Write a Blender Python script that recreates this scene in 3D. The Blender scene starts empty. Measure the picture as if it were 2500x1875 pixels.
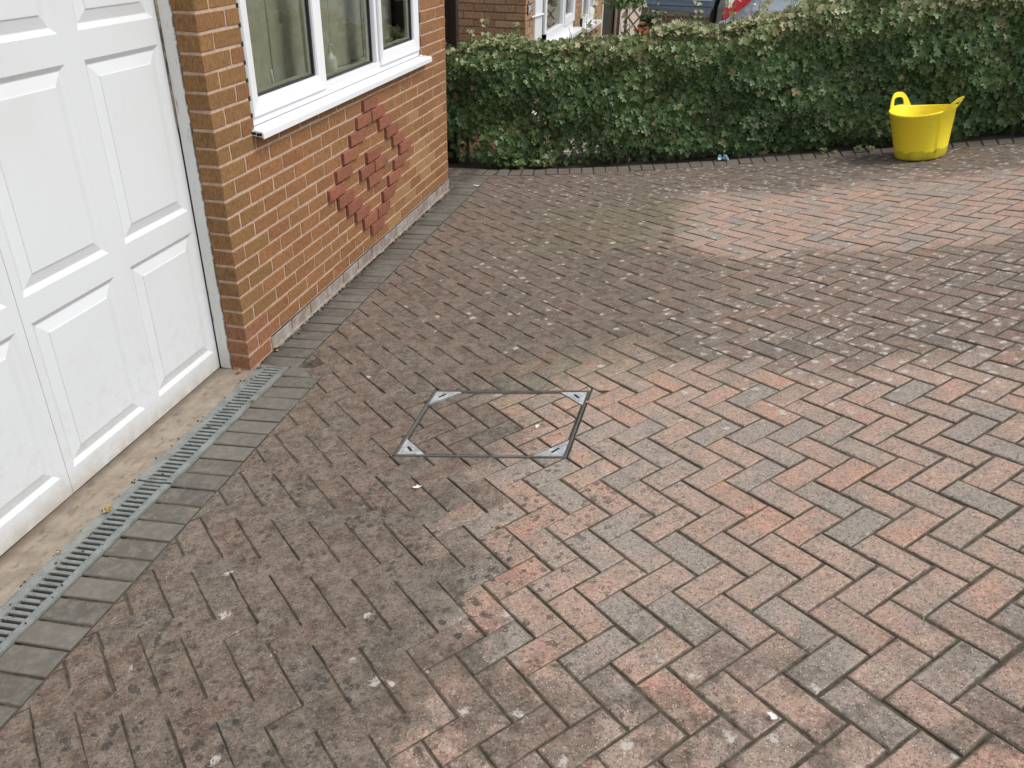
import bpy, bmesh, math, random
import numpy as np
from mathutils import Vector, Matrix
random.seed(7); RNG = np.random.default_rng(7)
S = bpy.context.scene; C = S.collection

# ------------------------------------------------------------------ camera, sky, sun, exposure
RCAM = ((0.97239, 0.23269, 0.01757), (0.12964, -0.4761, -0.86978), (-0.19402, 0.84805, -0.49312))
CAM = (2.00074, -3.11929, 1.93001)
cd = bpy.data.cameras.new('camera'); cam = bpy.data.objects.new('camera', cd); C.objects.link(cam)
cd.sensor_width = 36.0; cd.lens = 36 * 2023.85 / 2500; cd.clip_start = 0.05; cd.clip_end = 500
M3 = Matrix((RCAM[0], [-v for v in RCAM[1]], [-v for v in RCAM[2]])).transposed()
cam.matrix_world = Matrix.Translation(CAM) @ M3.to_4x4(); S.camera = cam
W = bpy.data.worlds.new('World'); S.world = W; W.use_nodes = True
nt = W.node_tree; nt.nodes.clear()
SUN = Vector((0.70, -0.06, 1.0)).normalized()
sky = nt.nodes.new('ShaderNodeTexSky'); sky.sky_type = 'NISHITA'; sky.sun_disc = False
sky.sun_elevation = math.asin(SUN.z); sky.sun_rotation = math.atan2(SUN.x, SUN.y)
sky.dust_density = 3.0; sky.ozone_density = 1.0
hs = nt.nodes.new('ShaderNodeHueSaturation'); hs.inputs['Saturation'].default_value = 0.27
tcw = nt.nodes.new('ShaderNodeTexCoord'); cl = nt.nodes.new('ShaderNodeTexNoise'); cl.inputs['Scale'].default_value = 2.2; cl.inputs['Detail'].default_value = 5
clr = nt.nodes.new('ShaderNodeMapRange'); clr.inputs['From Min'].default_value = .3; clr.inputs['From Max'].default_value = .7
clr.inputs['To Min'].default_value = .8; clr.inputs['To Max'].default_value = 1.2
cm = nt.nodes.new('ShaderNodeVectorMath'); cm.operation = 'SCALE'
bg = nt.nodes.new('ShaderNodeBackground'); bg.inputs['Strength'].default_value = 0.15
wo = nt.nodes.new('ShaderNodeOutputWorld')
nt.links.new(sky.outputs[0], hs.inputs['Color']); nt.links.new(hs.outputs[0], cm.inputs[0])
nt.links.new(tcw.outputs['Generated'], cl.inputs['Vector']); nt.links.new(cl.outputs['Fac'], clr.inputs['Value'])
nt.links.new(clr.outputs[0], cm.inputs['Scale']); nt.links.new(cm.outputs[0], bg.inputs['Color']); nt.links.new(bg.outputs[0], wo.inputs[0])
sl = bpy.data.lights.new('sun', 'SUN'); sl.energy = 1.5; sl.angle = math.radians(22); sl.color = (1, 0.955, 0.89)
so = bpy.data.objects.new('sun', sl); C.objects.link(so); so.rotation_euler = (-SUN).to_track_quat('-Z', 'Y').to_euler(); so.location = (0, 0, 8)
S.view_settings.view_transform = 'Standard'; S.view_settings.look = 'None'; S.view_settings.gamma = 1
S.view_settings.exposure = 0.52; S.render.engine = 'CYCLES'

# ------------------------------------------------------------------ ground height (mm fit -> m)
def zf(x, y):
    x = min(max(x, -3.0), 5.6); y = min(max(y, -6.0), 5.0)
    return -0.00081 + 0.0707 * x - 0.0014 * y + (18.8289 * x * x - 6.8993 * x * y - 1.577 * y * y) * 1e-3
def zgrad(x, y):
    return ((zf(x + .01, y) - zf(x - .01, y)) / .02, (zf(x, y + .01) - zf(x, y - .01)) / .02)

# ------------------------------------------------------------------ node helpers
class N:
    def __init__(s, name):
        s.m = bpy.data.materials.new(name); s.m.use_nodes = True; s.t = s.m.node_tree
        s.b = s.t.nodes['Principled BSDF']; s.out = s.t.nodes['Material Output']
        s.pos = s.t.nodes.new('ShaderNodeNewGeometry').outputs['Position']
    def lk(s, a, b):
        if hasattr(a, 'is_output'): s.t.links.new(a, b)
        else: b.default_value = a
    def noise(s, scale, detail=3, rough=.55, vec=None, col=False, dist=0):
        n = s.t.nodes.new('ShaderNodeTexNoise'); n.inputs['Scale'].default_value = scale; n.inputs['Detail'].default_value = detail
        n.inputs['Roughness'].default_value = rough; n.inputs['Distortion'].default_value = dist; s.lk(vec or s.pos, n.inputs['Vector'])
        return n.outputs['Color' if col else 'Fac']
    def vor(s, scale, out='Distance', vec=None, rnd=1):
        n = s.t.nodes.new('ShaderNodeTexVoronoi'); n.inputs['Scale'].default_value = scale; n.inputs['Randomness'].default_value = rnd
        s.lk(vec or s.pos, n.inputs['Vector']); return n.outputs[out]
    def math(s, op, a, b=0.0, c=0.0, clamp=False):
        n = s.t.nodes.new('ShaderNodeMath'); n.operation = op; n.use_clamp = clamp
        s.lk(a, n.inputs[0]); s.lk(b, n.inputs[1]); s.lk(c, n.inputs[2]); return n.outputs[0]
    def ss(s, v, lo, hi, a=0.0, b=1.0):
        n = s.t.nodes.new('ShaderNodeMapRange'); n.interpolation_type = 'SMOOTHSTEP'
        s.lk(v, n.inputs['Value']); n.inputs['From Min'].default_value = lo; n.inputs['From Max'].default_value = hi
        n.inputs['To Min'].default_value = a; n.inputs['To Max'].default_value = b; return n.outputs[0]
    def mix(s, f, a, b, mode='MIX'):
        n = s.t.nodes.new('ShaderNodeMix'); n.data_type = 'RGBA'; n.blend_type = mode
        s.lk(f, n.inputs[0]); 
        for v, i in ((a, 6), (b, 7)):
            if hasattr(v, 'is_output'): s.lk(v, n.inputs[i])
            else: n.inputs[i].default_value = (*v, 1)
        return n.outputs[2]
    def xyz(s, v=None):
        n = s.t.nodes.new('ShaderNodeSeparateXYZ'); s.lk(v or s.pos, n.inputs[0]); return n.outputs
    def comb(s, x, y, z):
        n = s.t.nodes.new('ShaderNodeCombineXYZ'); s.lk(x, n.inputs[0]); s.lk(y, n.inputs[1]); s.lk(z, n.inputs[2]); return n.outputs[0]
    def ramp(s, f, stops):
        n = s.t.nodes.new('ShaderNodeValToRGB'); e = n.color_ramp.elements
        while len(e) < len(stops): e.new(.5)
        for k, (p, c) in zip(e, stops): k.position = p; k.color = (*c, 1)
        s.lk(f, n.inputs[0]); return n.outputs[0]
    def rnd(s): return s.t.nodes.new('ShaderNodeObjectInfo').outputs['Random']
    def attr(s, name, geo=True):
        n = s.t.nodes.new('ShaderNodeAttribute'); n.attribute_name = name; n.attribute_type = 'GEOMETRY' if geo else 'OBJECT'; return n.outputs['Fac']
    def bump(s, h, strength, dist=.01):
        n = s.t.nodes.new('ShaderNodeBump'); n.inputs['Strength'].default_value = strength; n.inputs['Distance'].default_value = dist
        s.lk(h, n.inputs['Height']); s.t.links.new(n.outputs[0], s.b.inputs['Normal'])
    def set(s, col=None, rough=.8, metal=0, spec=None):
        if col is not None:
            if hasattr(col, 'is_output'): s.lk(col, s.b.inputs['Base Color'])
            else: s.b.inputs['Base Color'].default_value = (*col, 1)
        s.lk(rough, s.b.inputs['Roughness']); s.b.inputs['Metallic'].default_value = metal
        if spec is not None: s.b.inputs['Specular IOR Level'].default_value = spec
        return s.m

def flat(name, col, rough=.6, metal=0, var=.12, scale=14, bump=.05):
    n = N(name); f = n.noise(scale, 4)
    c = n.mix(n.ss(f, .3, .7), tuple(v * (1 - var) for v in col), tuple(min(1, v * (1 + var)) for v in col))
    n.bump(n.noise(scale * 8, 3), bump, .002); return n.set(c, rough, metal)

# ------------------------------------------------------------------ materials
def paver_mat(name, geo):
    n = N(name); t = n.attr('tint', geo); x, y, z = n.xyz()
    tv = n.math('ADD', n.math('MULTIPLY', t, .8), n.math('MULTIPLY_ADD', n.noise(6.5, 4, .65, n.comb(x, y, n.math('MULTIPLY', t, 9))), 1.1, -.45), clamp=True)
    red = (0.45, 0.275, 0.21); gry = (0.32, 0.275, 0.235); buf = (0.40, 0.295, 0.24)
    base = n.ramp(tv, [(0, gry), (.16, (0.30, 0.265, 0.235)), (.34, buf), (.6, (0.42, 0.29, 0.228)), (.85, red), (1, (0.49, 0.28, 0.205))])
    blot = n.noise(9, 4, .6); base = n.mix(n.ss(blot, .40, .64, 0, .65), base, (0.27, 0.235, 0.20)); base = n.mix(n.ss(n.noise(17, 4, .65), .5, .68, 0, .4), base, (0.21, 0.18, 0.15))
    # where the film of dirt has been rubbed off by tyres and where it stays
    w = n.noise(1.3, 3, .6); w2 = n.math('MULTIPLY_ADD', w, .9, -.45)
    w3 = n.math('MULTIPLY_ADD', n.noise(14, 4, .7), .36, -.18)
    pb = n.math('MULTIPLY_ADD', n.math('FRACT', n.math('MULTIPLY', t, 37.7)), .17, -.085); ww = n.math('ADD', n.math('ADD', w2, w3), pb); xx = n.math('ADD', x, ww); yy = n.math('ADD', y, ww)
    c1 = n.math('MULTIPLY', n.ss(xx, 1.22, 1.7), n.ss(yy, .6, -.1))
    c2 = n.math('MULTIPLY', n.ss(xx, 1.55, 2.0), n.math('MULTIPLY', n.ss(yy, 1.35, 1.8), n.ss(yy, 3.35, 2.75)))
    mid = n.math('MULTIPLY', n.ss(xx, 1.5, 2.2), n.math('MULTIPLY', n.ss(yy, .1, .5), n.ss(yy, 2.1, 1.5)))
    clean = n.math('MAXIMUM', n.math('MAXIMUM', c1, c2), n.math('MULTIPLY', mid, .34))
    lowr = n.math('MULTIPLY', n.ss(yy, -1.0, -1.7), .75); clean = n.math('SUBTRACT', clean, n.math('MULTIPLY', lowr, n.ss(n.noise(7, 5, .7), .40, .58)), clamp=True)
    dirtc = n.mix(n.ss(n.noise(20, 6, .72), .36, .64), (0.058, 0.048, 0.038), (0.152, 0.127, 0.102))
    keep = n.math('ADD', n.ss(clean, 0, 1, .16, .95), n.ss(n.noise(34, 4, .7), .56, .72, 0, .22), clamp=True)
    keep = n.math('ADD', keep, n.ss(n.noise(9, 5, .72), .50, .66, 0, .20), clamp=True); keep = n.math('MULTIPLY', keep, n.ss(n.noise(60, 3, .7), .2, .5, .7, 1))
    col = n.mix(keep, dirtc, base)
    # moss film
    gx = n.math('SUBTRACT', xx, 1.45); gy = n.math('SUBTRACT', yy, 2.35)
    d1 = n.math('SQRT', n.math('ADD', n.math('MULTIPLY', gx, gx), n.math('MULTIPLY', gy, n.math('MULTIPLY', gy, .5))))
    hx = n.math('SUBTRACT', xx, 1.62); hy = n.math('SUBTRACT', yy, .12)
    d2 = n.math('SQRT', n.math('ADD', n.math('MULTIPLY', hx, hx), n.math('MULTIPLY', hy, hy)))
    gm = n.math('MAXIMUM', n.ss(d1, .75, .1, 0, .5), n.ss(d2, .40, .05, 0, .5))
    col = n.mix(n.math('MULTIPLY', gm, n.ss(n.noise(19, 5, .7), .42, .62)), col, (0.17, 0.175, 0.075))
    # dark lichen blots
    dn = n.noise(36, 5, .72); vb = n.math('ADD', n.vor(29), n.math('MULTIPLY_ADD', dn, 1.6, -.8)); vsel = n.xyz(n.vor(29, 'Color'))[2]
    db = n.math('MULTIPLY', n.ss(vb, .36, .24), n.ss(vsel, .25, .4)); reg = n.math('MULTIPLY', n.math('MULTIPLY', n.ss(yy, .9, -1.3, .10, 1), n.ss(xx, 2.6, 1.4, .25, 1)), n.ss(n.noise(3.2, 3), .30, .58))
    col = n.mix(n.math('MULTIPLY', n.math('MULTIPLY', db, reg), .85), col, (0.05, 0.047, 0.042))
    # aggregate: pale and dark grit, coarse wear mottling
    g = n.noise(300, 3, .75); g2 = n.noise(105, 5, .8)
    col = n.mix(n.ss(g2, .50, .62, 0, .85), col, n.mix(1.0, col, (0.40, 0.38, 0.37), 'MULTIPLY'))
    col = n.mix(n.ss(n.noise(75, 4, .75), .53, .66, 0, .7), col, n.mix(1.0, col, (1.45, 1.42, 1.4), 'MULTIPLY'))
    vd = n.math('ADD', n.vor(150), n.math('MULTIPLY_ADD', g, .6, -.3)); spv = n.xyz(n.vor(150, 'Color'))[0]
    sd_ = n.ss(vd, .40, .25); near = n.math('MULTIPLY', n.ss(y, 1.8, -1.0, .35, 1), n.ss(clean, 0, .6, .35, 1))
    col = n.mix(n.math('MULTIPLY', n.math('MULTIPLY', n.math('MULTIPLY', sd_, n.ss(spv, .80, .86)), near), .8), col, (0.52, 0.47, 0.42))
    col = n.mix(n.math('MULTIPLY', n.math('MULTIPLY', sd_, n.ss(spv, .28, .22)), .7), col, (0.06, 0.052, 0.045))
    col = n.mix(n.ss(g, .42, .62, 0, .55), col, n.mix(1.0, col, (1.5, 1.45, 1.4), 'MULTIPLY'))
    # white lichen
    wn = n.math('MULTIPLY_ADD', n.noise(48, 5, .75), 1.5, -.75)
    wv = n.math('ADD', n.vor(17), wn); wc = n.xyz(n.vor(17, 'Color'))[1]
    rA = n.math('MULTIPLY', n.ss(xx, 1.5, 2.7, .04, 1), n.math('MULTIPLY', n.ss(yy, -.35, .25), n.ss(yy, 1.9, 1.25)))
    rB = n.math('MULTIPLY', n.ss(yy, 2.7, 3.2), n.ss(xx, .8, 1.8, .25, .9))
    rC = n.math('MULTIPLY', n.ss(yy, .2, .7, 0, .28), n.ss(xx, .5, 1.0))
    rD = n.math('MULTIPLY', n.ss(yy, -1.2, -1.8, 0, .22), n.ss(xx, 1.2, 1.8, .35, 1))
    r = n.math('MAXIMUM', n.math('MAXIMUM', rA, rB), n.math('MAXIMUM', rC, rD))
    sel = n.math('GREATER_THAN', r, wc)
    lich = n.math('MULTIPLY', n.math('MULTIPLY', n.ss(wv, .32, .12), n.ss(n.noise(85, 4, .8), .34, .50)), sel)
    col = n.mix(n.math('MULTIPLY', lich, .85), col, (0.55, 0.52, 0.47))
    h = n.math('ADD', n.math('MULTIPLY', g2, .6), n.math('ADD', n.math('MULTIPLY', g, .5), n.math('MULTIPLY', blot, .6)))
    e = n.attr('edge'); ed = n.math('MULTIPLY', n.ss(n.math('ADD', e, n.math('MULTIPLY_ADD', n.noise(48, 4, .75), .9, -.45)), .28, .75), n.ss(n.noise(3.1, 3), .2, .6, .55, .92))
    col = n.mix(ed, col, n.mix(n.ss(n.noise(31, 3), .35, .65), (0.062, 0.050, 0.037), (0.14, 0.116, 0.086)))
    n.bump(h, 1.0, .006)
    return n.set(col, n.ss(g2, .3, .7, .72, .95), spec=.35)
M_PAV_O = paver_mat('block_paving', False); M_PAV_G = paver_mat('block_paving_joined', True)

def edging_mat():
    n = N('grey_edging_block'); r = n.rnd(); x, y, z = n.xyz()
    c = n.mix(r, (0.09, 0.084, 0.074), (0.14, 0.130, 0.115)); c = n.mix(n.ss(y, 3.3, 3.7, 0, .6), c, (0.15, 0.122, 0.10))
    f = n.noise(30, 5, .65); c = n.mix(n.ss(f, .4, .7, 0, .6), c, (0.20, 0.185, 0.16))
    b = n.noise(7, 4); c = n.mix(n.ss(b, .5, .72, 0, .55), c, (0.12, 0.10, 0.08))
    c = n.mix(n.ss(n.noise(160, 3, .7), .6, .75, 0, .5), c, (0.06, 0.055, 0.05))
    dm = n.math('MULTIPLY', n.ss(x, .16, .02), n.ss(n.noise(12, 4), .3, .6))
    c = n.mix(n.math('MULTIPLY', dm, .7), c, (0.05, 0.042, 0.033)); c = n.mix(n.math('MULTIPLY', n.ss(n.math('ADD', n.attr('edge'), n.math('MULTIPLY_ADD', f, .8, -.4)), .3, .8), .75), c, (0.05, 0.043, 0.034))
    n.bump(n.math('ADD', f, n.noise(220, 3)), .5, .003); return n.set(c, .85, spec=.3)
M_EDGE = edging_mat()

def joint_mat():
    n = N('jointing_sand'); f = n.noise(40, 4, .7); c = n.mix(n.ss(f, .35, .65), (0.030, 0.024, 0.017), (0.10, 0.082, 0.058))
    m = n.math('MULTIPLY', n.ss(n.noise(1.7, 3), .45, .62), n.ss(n.noise(60, 3), .38, .6)); c = n.mix(n.math('MULTIPLY', m, .4), c, (0.085, 0.09, 0.03))
    n.bump(n.noise(300, 3), .8, .004); return n.set(c, .95)
M_JOINT = joint_mat()

def brick_mat(name, cols, fleck=.5, rough_tex=1.0):
    n = N(name); r = n.rnd(); x, y, z = n.xyz()
    c = n.ramp(r, [(i / (len(cols) - 1), k) for i, k in enumerate(cols)])
    off = n.comb(n.math('MULTIPLY', x, 60), n.math('ADD', n.math('MULTIPLY', y, 60), n.math('MULTIPLY', r, 50)), n.math('MULTIPLY', z, 22))
    drag = n.noise(1.9, 5, .72, off)
    c = n.mix(n.ss(drag, .42, .60, 0, .75), c, n.mix(1.0, c, (0.50, 0.46, 0.44), 'MULTIPLY'))
    c = n.mix(n.math('MULTIPLY', n.ss(n.noise(3.4, 4, .75, off), .56, .68), fleck), c, (0.55, 0.36, 0.19))
    pat = n.noise(6, 3, .5); c = n.mix(n.ss(pat, .45, .65, 0, .3), c, n.mix(1.0, c, (1.25, 1.15, 1.0), 'MULTIPLY'))
    n.bump(n.math('ADD', n.math('MULTIPLY', drag, rough_tex), n.math('MULTIPLY', n.noise(260, 3), .5)), .8, .0035 * rough_tex)
    return n.set(c, .88, spec=.25)
M_BRICK = brick_mat('rustic_brick', [(0.232, 0.110, 0.047), (0.265, 0.130, 0.056), (0.285, 0.140, 0.060), (0.24, 0.110, 0.050), (0.27, 0.138, 0.060), (0.25, 0.130, 0.054)], .75)
M_BUFF = brick_mat('buff_brick', [(0.32, 0.185, 0.085), (0.35, 0.205, 0.095), (0.30, 0.165, 0.073)], .35)
M_PIER = brick_mat('smooth_pier_brick', [(0.235, 0.128, 0.052), (0.215, 0.12, 0.05), (0.255, 0.142, 0.06), (0.225, 0.112, 0.052)], .18, .45)
M_ORANGE = brick_mat('orange_brick', [(0.30, 0.145, 0.075), (0.27, 0.125, 0.07)], .3)
M_RED = brick_mat('smooth_red_brick', [(0.275, 0.112, 0.068), (0.235, 0.092, 0.057), (0.285, 0.120, 0.074)], .04, .25)
M_NBRICK = brick_mat('neighbour_brick', [(0.37, 0.225, 0.125), (0.30, 0.175, 0.10), (0.42, 0.27, 0.16), (0.32, 0.19, 0.115), (0.40, 0.255, 0.145)], .25, .5)
def plinth_mat():
    n = N('whitened_plinth_brick'); f = n.noise(13, 6, .75); c = n.mix(n.rnd(), (0.19, 0.145, 0.115), (0.25, 0.215, 0.185))
    c = n.mix(n.ss(n.math('ADD', f, n.math('MULTIPLY', n.noise(2.3, 2), .35)), .58, .85, 0, .7), c, (0.40, 0.365, 0.335)); c = n.mix(n.ss(n.noise(70, 4, .7), .56, .70, 0, .7), c, (0.13, 0.11, 0.09))
    n.bump(f, .6, .004); return n.set(c, .9)
M_PLINTH = plinth_mat()
def mortar_mat(name='mortar', col=(0.54, 0.395, 0.30), d=.74):
    n = N(name); f = n.noise(30, 5, .7); c = n.mix(n.ss(f, .35, .68), tuple(v * d for v in col), col); x, y, z = n.xyz()
    n.bump(n.math('ADD', f, n.noise(400, 2)), .8, .004); return n.set(c, .95, spec=.2)
M_MORT = mortar_mat(); M_MORT2 = mortar_mat('neighbour_mortar', (0.30, 0.22, 0.165), .6)

def upvc(name='white_upvc', dirt=.0, col=(0.70, 0.715, 0.74)):
    n = N(name); f = n.noise(5, 5, .6); c = n.mix(n.ss(f, .5, .8, 0, .25 + dirt), col, (0.60, 0.60, 0.59))
    if dirt: c = n.mix(n.math('MULTIPLY', n.ss(n.noise(18, 5, .75), .64, .74), dirt), c, (0.32, 0.29, 0.25))
    return n.set(c, .32, spec=.5)
M_UPVC = upvc()
def door_mat():
    n = N('white_door_paint'); x, y, z = n.xyz(); c0 = (0.595, 0.62, 0.64)
    f = n.noise(3, 4); c = n.mix(n.ss(f, .4, .75, 0, .5), c0, (0.56, 0.57, 0.57))
    low = n.ss(z, .75, .0)
    sp = n.math('MULTIPLY', n.ss(n.noise(190, 3, .75), .66, .72), n.math('ADD', n.math('MULTIPLY', low, .8), n.ss(n.noise(6, 3), .58, .75, 0, .35), clamp=True))
    c = n.mix(sp, c, (0.26, 0.22, 0.18)); c = n.mix(n.math('MULTIPLY', n.ss(z, .11, -.01), n.ss(n.noise(9, 5, .7), .3, .6, .25, .8)), c, (0.38, 0.345, 0.29)); c = n.mix(n.math('MULTIPLY', low, n.ss(n.noise(22, 5, .7), .48, .68, 0, .32)), c, (0.46, 0.43, 0.38))
    streak = n.noise(1, 4, .7, n.comb(n.math('MULTIPLY', x, 30), n.math('MULTIPLY', y, 34), n.math('MULTIPLY', z, 5)))
    c = n.mix(n.ss(streak, .62, .76, 0, .22), c, (0.46, 0.44, 0.40))
    n.bump(n.noise(120, 2), .05, .001); return n.set(c, .38, spec=.45)
M_DOOR = door_mat()
def jamb_mat():
    n = N('peeling_white_paint'); x, y, z = n.xyz()
    f = n.noise(1.0, 6, .72, n.comb(n.math('MULTIPLY', x, 55), n.math('MULTIPLY', y, 55), n.math('MULTIPLY', z, 7)))
    c = n.mix(n.noise(8, 4), (0.58, 0.585, 0.57), (0.66, 0.665, 0.65)); c = n.mix(n.ss(f, .58, .66, 0, .9), c, (0.22, 0.195, 0.16)); c = n.mix(n.ss(n.noise(11, 5, .75), .63, .70, 0, .85), c, (0.13, 0.11, 0.09)); c = n.mix(n.math('MULTIPLY', n.ss(x, -.112, -.105), n.ss(n.noise(20, 4, .7), .4, .55)), c, (0.16, 0.14, 0.12))
    c = n.mix(n.ss(z, .14, .0, 0, .4), c, (0.38, 0.36, 0.32)); n.bump(f, .4, .003); return n.set(c, .6)
M_JAMB = jamb_mat()
def rot_mat():
    n = N('rotten_timber'); f = n.noise(20, 5, .7); return n.set(n.mix(n.ss(f, .35, .65), (0.05, 0.035, 0.022), (0.35, 0.28, 0.18)), .9)
M_ROT = rot_mat()
def conc_mat():
    n = N('threshold_concrete'); f = n.noise(10, 6, .7); x, y, z = n.xyz()
    st = n.noise(1, 5, .7, n.comb(n.math('MULTIPLY', x, 26), n.math('MULTIPLY', y, 13), 0.0))
    c = n.mix(n.ss(f, .3, .7), (0.195, 0.160, 0.122), (0.30, 0.255, 0.20)); c = n.mix(n.ss(st, .52, .66, 0, .7), c, (0.12, 0.09, 0.065))
    c = n.mix(n.ss(n.noise(90, 4, .7), .62, .7, 0, .7), c, (0.10, 0.08, 0.06)); c = n.mix(n.ss(x, -.115, -.165, 0, .6), c, (0.10, 0.075, 0.055))
    c = n.mix(n.ss(y, -.22, 0, 0, .4), c, (0.17, 0.135, 0.105)); n.bump(f, .5, .004); return n.set(c, .9)
M_CONC = conc_mat()
def galv_mat():
    n = N('dull_galvanised_steel'); f = n.noise(16, 5, .7); c = n.mix(n.ss(f, .3, .7), (0.18, 0.195, 0.185), (0.28, 0.295, 0.28))
    c = n.mix(n.ss(n.noise(50, 5, .7), .58, .72, 0, .6), c, (0.16, 0.13, 0.09))
    v = n.vor(75, rnd=.25); c = n.mix(n.ss(v, .16, .10, 0, .55), c, (0.6, 0.6, 0.57)); n.bump(n.ss(v, .2, .05), .4, .002); return n.set(c, .55, .35)
M_GALV = galv_mat()
def tray_mat():
    n = N('bright_steel_plate'); f = n.noise(22, 5, .7); c = n.mix(n.ss(f, .35, .62), (0.60, 0.64, 0.67), (0.36, 0.38, 0.37))
    c = n.mix(n.ss(n.noise(60, 5, .75), .57, .68), c, (0.18, 0.13, 0.07)); return n.set(c, .4, .4)
M_TRAY = tray_mat()
M_BLACK = flat('black_void', (0.008, 0.008, 0.008), .9); M_GASKET = flat('dark_gasket', (0.02, 0.02, 0.025), .5)
def tub_mat():
    n = N('yellow_plastic'); tc = n.t.nodes.new('ShaderNodeTexCoord').outputs['Object']; x, y, z = n.xyz(tc)
    c = n.mix(n.noise(6, 4, .6, tc), (0.95, 0.76, 0.03), (0.97, 0.82, 0.05))
    e = n.math('MULTIPLY_ADD', n.noise(13, 4, .65, tc), .10, -.05); zz = n.math('ADD', z, e)
    c = n.mix(n.math('MULTIPLY', n.ss(zz, .082, .068), n.ss(n.noise(5, 3, .5, tc), .3, .62, .35, .8)), c, (0.36, 0.32, 0.03))
    hz = n.noise(1.0, 5, .7, n.comb(n.math('MULTIPLY', x, 16), n.math('MULTIPLY', y, 16), n.math('MULTIPLY', z, 46)))
    c = n.mix(n.ss(hz, .57, .70, 0, .28), c, (0.42, 0.34, 0.06)); c = n.mix(n.ss(n.noise(60, 3, .7, tc), .68, .74, 0, .6), c, (0.30, 0.26, 0.08))
    n.bump(hz, .12, .002); n.set(c, .42, spec=.4); n.b.inputs['Subsurface Weight'].default_value = 0; n.b.inputs['Subsurface Radius'].default_value = (.02, .015, .004); return n.m
M_TUB = tub_mat()
def leaf_mat(name, geo=True):
    n = N(name); t = n.attr('tint', geo)
    c = n.ramp(t, [(0, (0.030, 0.064, 0.024)), (.3, (0.056, 0.112, 0.038)), (.55, (0.105, 0.168, 0.056)), (.72, (0.19, 0.225, 0.095)), (.85, (0.34, 0.34, 0.20)), (.93, (0.34, 0.26, 0.14)), (1, (0.34, 0.15, 0.08))])
    c = n.mix(n.ss(n.noise(70, 3), .35, .65, 0, .35), c, n.mix(1.0, c, (1.55, 1.45, 1.3), 'MULTIPLY')); n.set(c, .42, spec=.45)
    tr = n.t.nodes.new('ShaderNodeBsdfTranslucent'); n.t.links.new(c, tr.inputs['Color']); ms = n.t.nodes.new('ShaderNodeMixShader'); ms.inputs[0].default_value = .22
    n.t.links.new(n.b.outputs[0], ms.inputs[1]); n.t.links.new(tr.outputs[0], ms.inputs[2]); n.t.links.new(ms.outputs[0], n.out.inputs[0]); return n.m
M_LEAF = leaf_mat('maple_leaf'); M_LEAF_O = leaf_mat('maple_leaf_single', False)
M_TWIG = flat('brown_twig', (0.07, 0.05, 0.035), .9); M_SOIL = flat('dark_soil', (0.045, 0.033, 0.022), .95, bump=.8)
M_POST = flat('dark_brown_upvc', (0.022, 0.014, 0.012), .35)
M_PAINT = flat('silver_blue_car_paint', (0.52, 0.60, 0.68), .25, .15, .03); M_PAINT_SHADE = flat('shaded_car_paint', (0.10, 0.135, 0.18), .33, .3, .05)  # rear door copy of the car paint, with its shade put into the colour
M_RLIGHT = flat('red_lens', (0.42, 0.008, 0.015), .12, 0, .2, 20, 0); M_WLENS = flat('clear_lens', (0.75, 0.72, 0.68), .12)
M_FENCE = flat('weathered_fence_wood', (0.20, 0.165, 0.125), .9, 0, .25, 20, .4); M_GREYDOOR = flat('grey_green_panel', (0.15, 0.17, 0.16), .5)
M_BROWN = flat('brown_trellis_wood', (0.13, 0.075, 0.05), .85); M_TYRE = flat('tyre_rubber', (0.02, 0.02, 0.02), .85); M_RIM = flat('alloy', (0.45, 0.45, 0.47), .35, .8)
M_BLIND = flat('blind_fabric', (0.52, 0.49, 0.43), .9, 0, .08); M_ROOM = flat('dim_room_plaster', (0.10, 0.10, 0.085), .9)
M_DRYLEAF = flat('dry_leaf', (0.38, 0.24, 0.09), .8, 0, .4, 60, .3); M_RUST = flat('orange_dead_leaf', (0.30, 0.10, 0.035), .75, 0, .45, 30, .3)
M_FEATHER = flat('white_down', (0.62, 0.62, 0.62), .8); M_BLUE = flat('pale_blue_film', (0.30, 0.50, 0.62), .3); M_GROUND = flat('pale_gravel', (0.30, 0.26, 0.21), .95, 0, .4, 40, .8)
M_PLAQUE = flat('black_plaque', (0.015, 0.015, 0.016), .3); M_TILE = flat('roof_tile', (0.10, 0.06, 0.05), .9); M_BOTTLE = flat('clear_plastic', (0.75, 0.76, 0.75), .2)
def glass_mat():
    n = N('window_glass'); g = n.t.nodes.new('ShaderNodeBsdfGlossy'); g.inputs['Roughness'].default_value = .015
    tr = n.t.nodes.new('ShaderNodeBsdfTransparent'); tr.inputs[0].default_value = (.80, .82, .78, 1)
    lw = n.t.nodes.new('ShaderNodeLayerWeight'); lw.inputs['Blend'].default_value = .5; f = n.math('MULTIPLY_ADD', n.math('POWER', lw.outputs['Facing'], 4.0), .9, .045, True); ms = n.t.nodes.new('ShaderNodeMixShader')
    n.bump(n.noise(2.2, 2), .012, .02); n.t.links.new(n.b.inputs['Normal'].links[0].from_socket, g.inputs['Normal'])
    n.t.links.new(f, ms.inputs[0]); n.t.links.new(tr.outputs[0], ms.inputs[1]); n.t.links.new(g.outputs[0], ms.inputs[2]); n.t.links.new(ms.outputs[0], n.out.inputs[0]); return n.m
M_GLASS = glass_mat()

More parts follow.
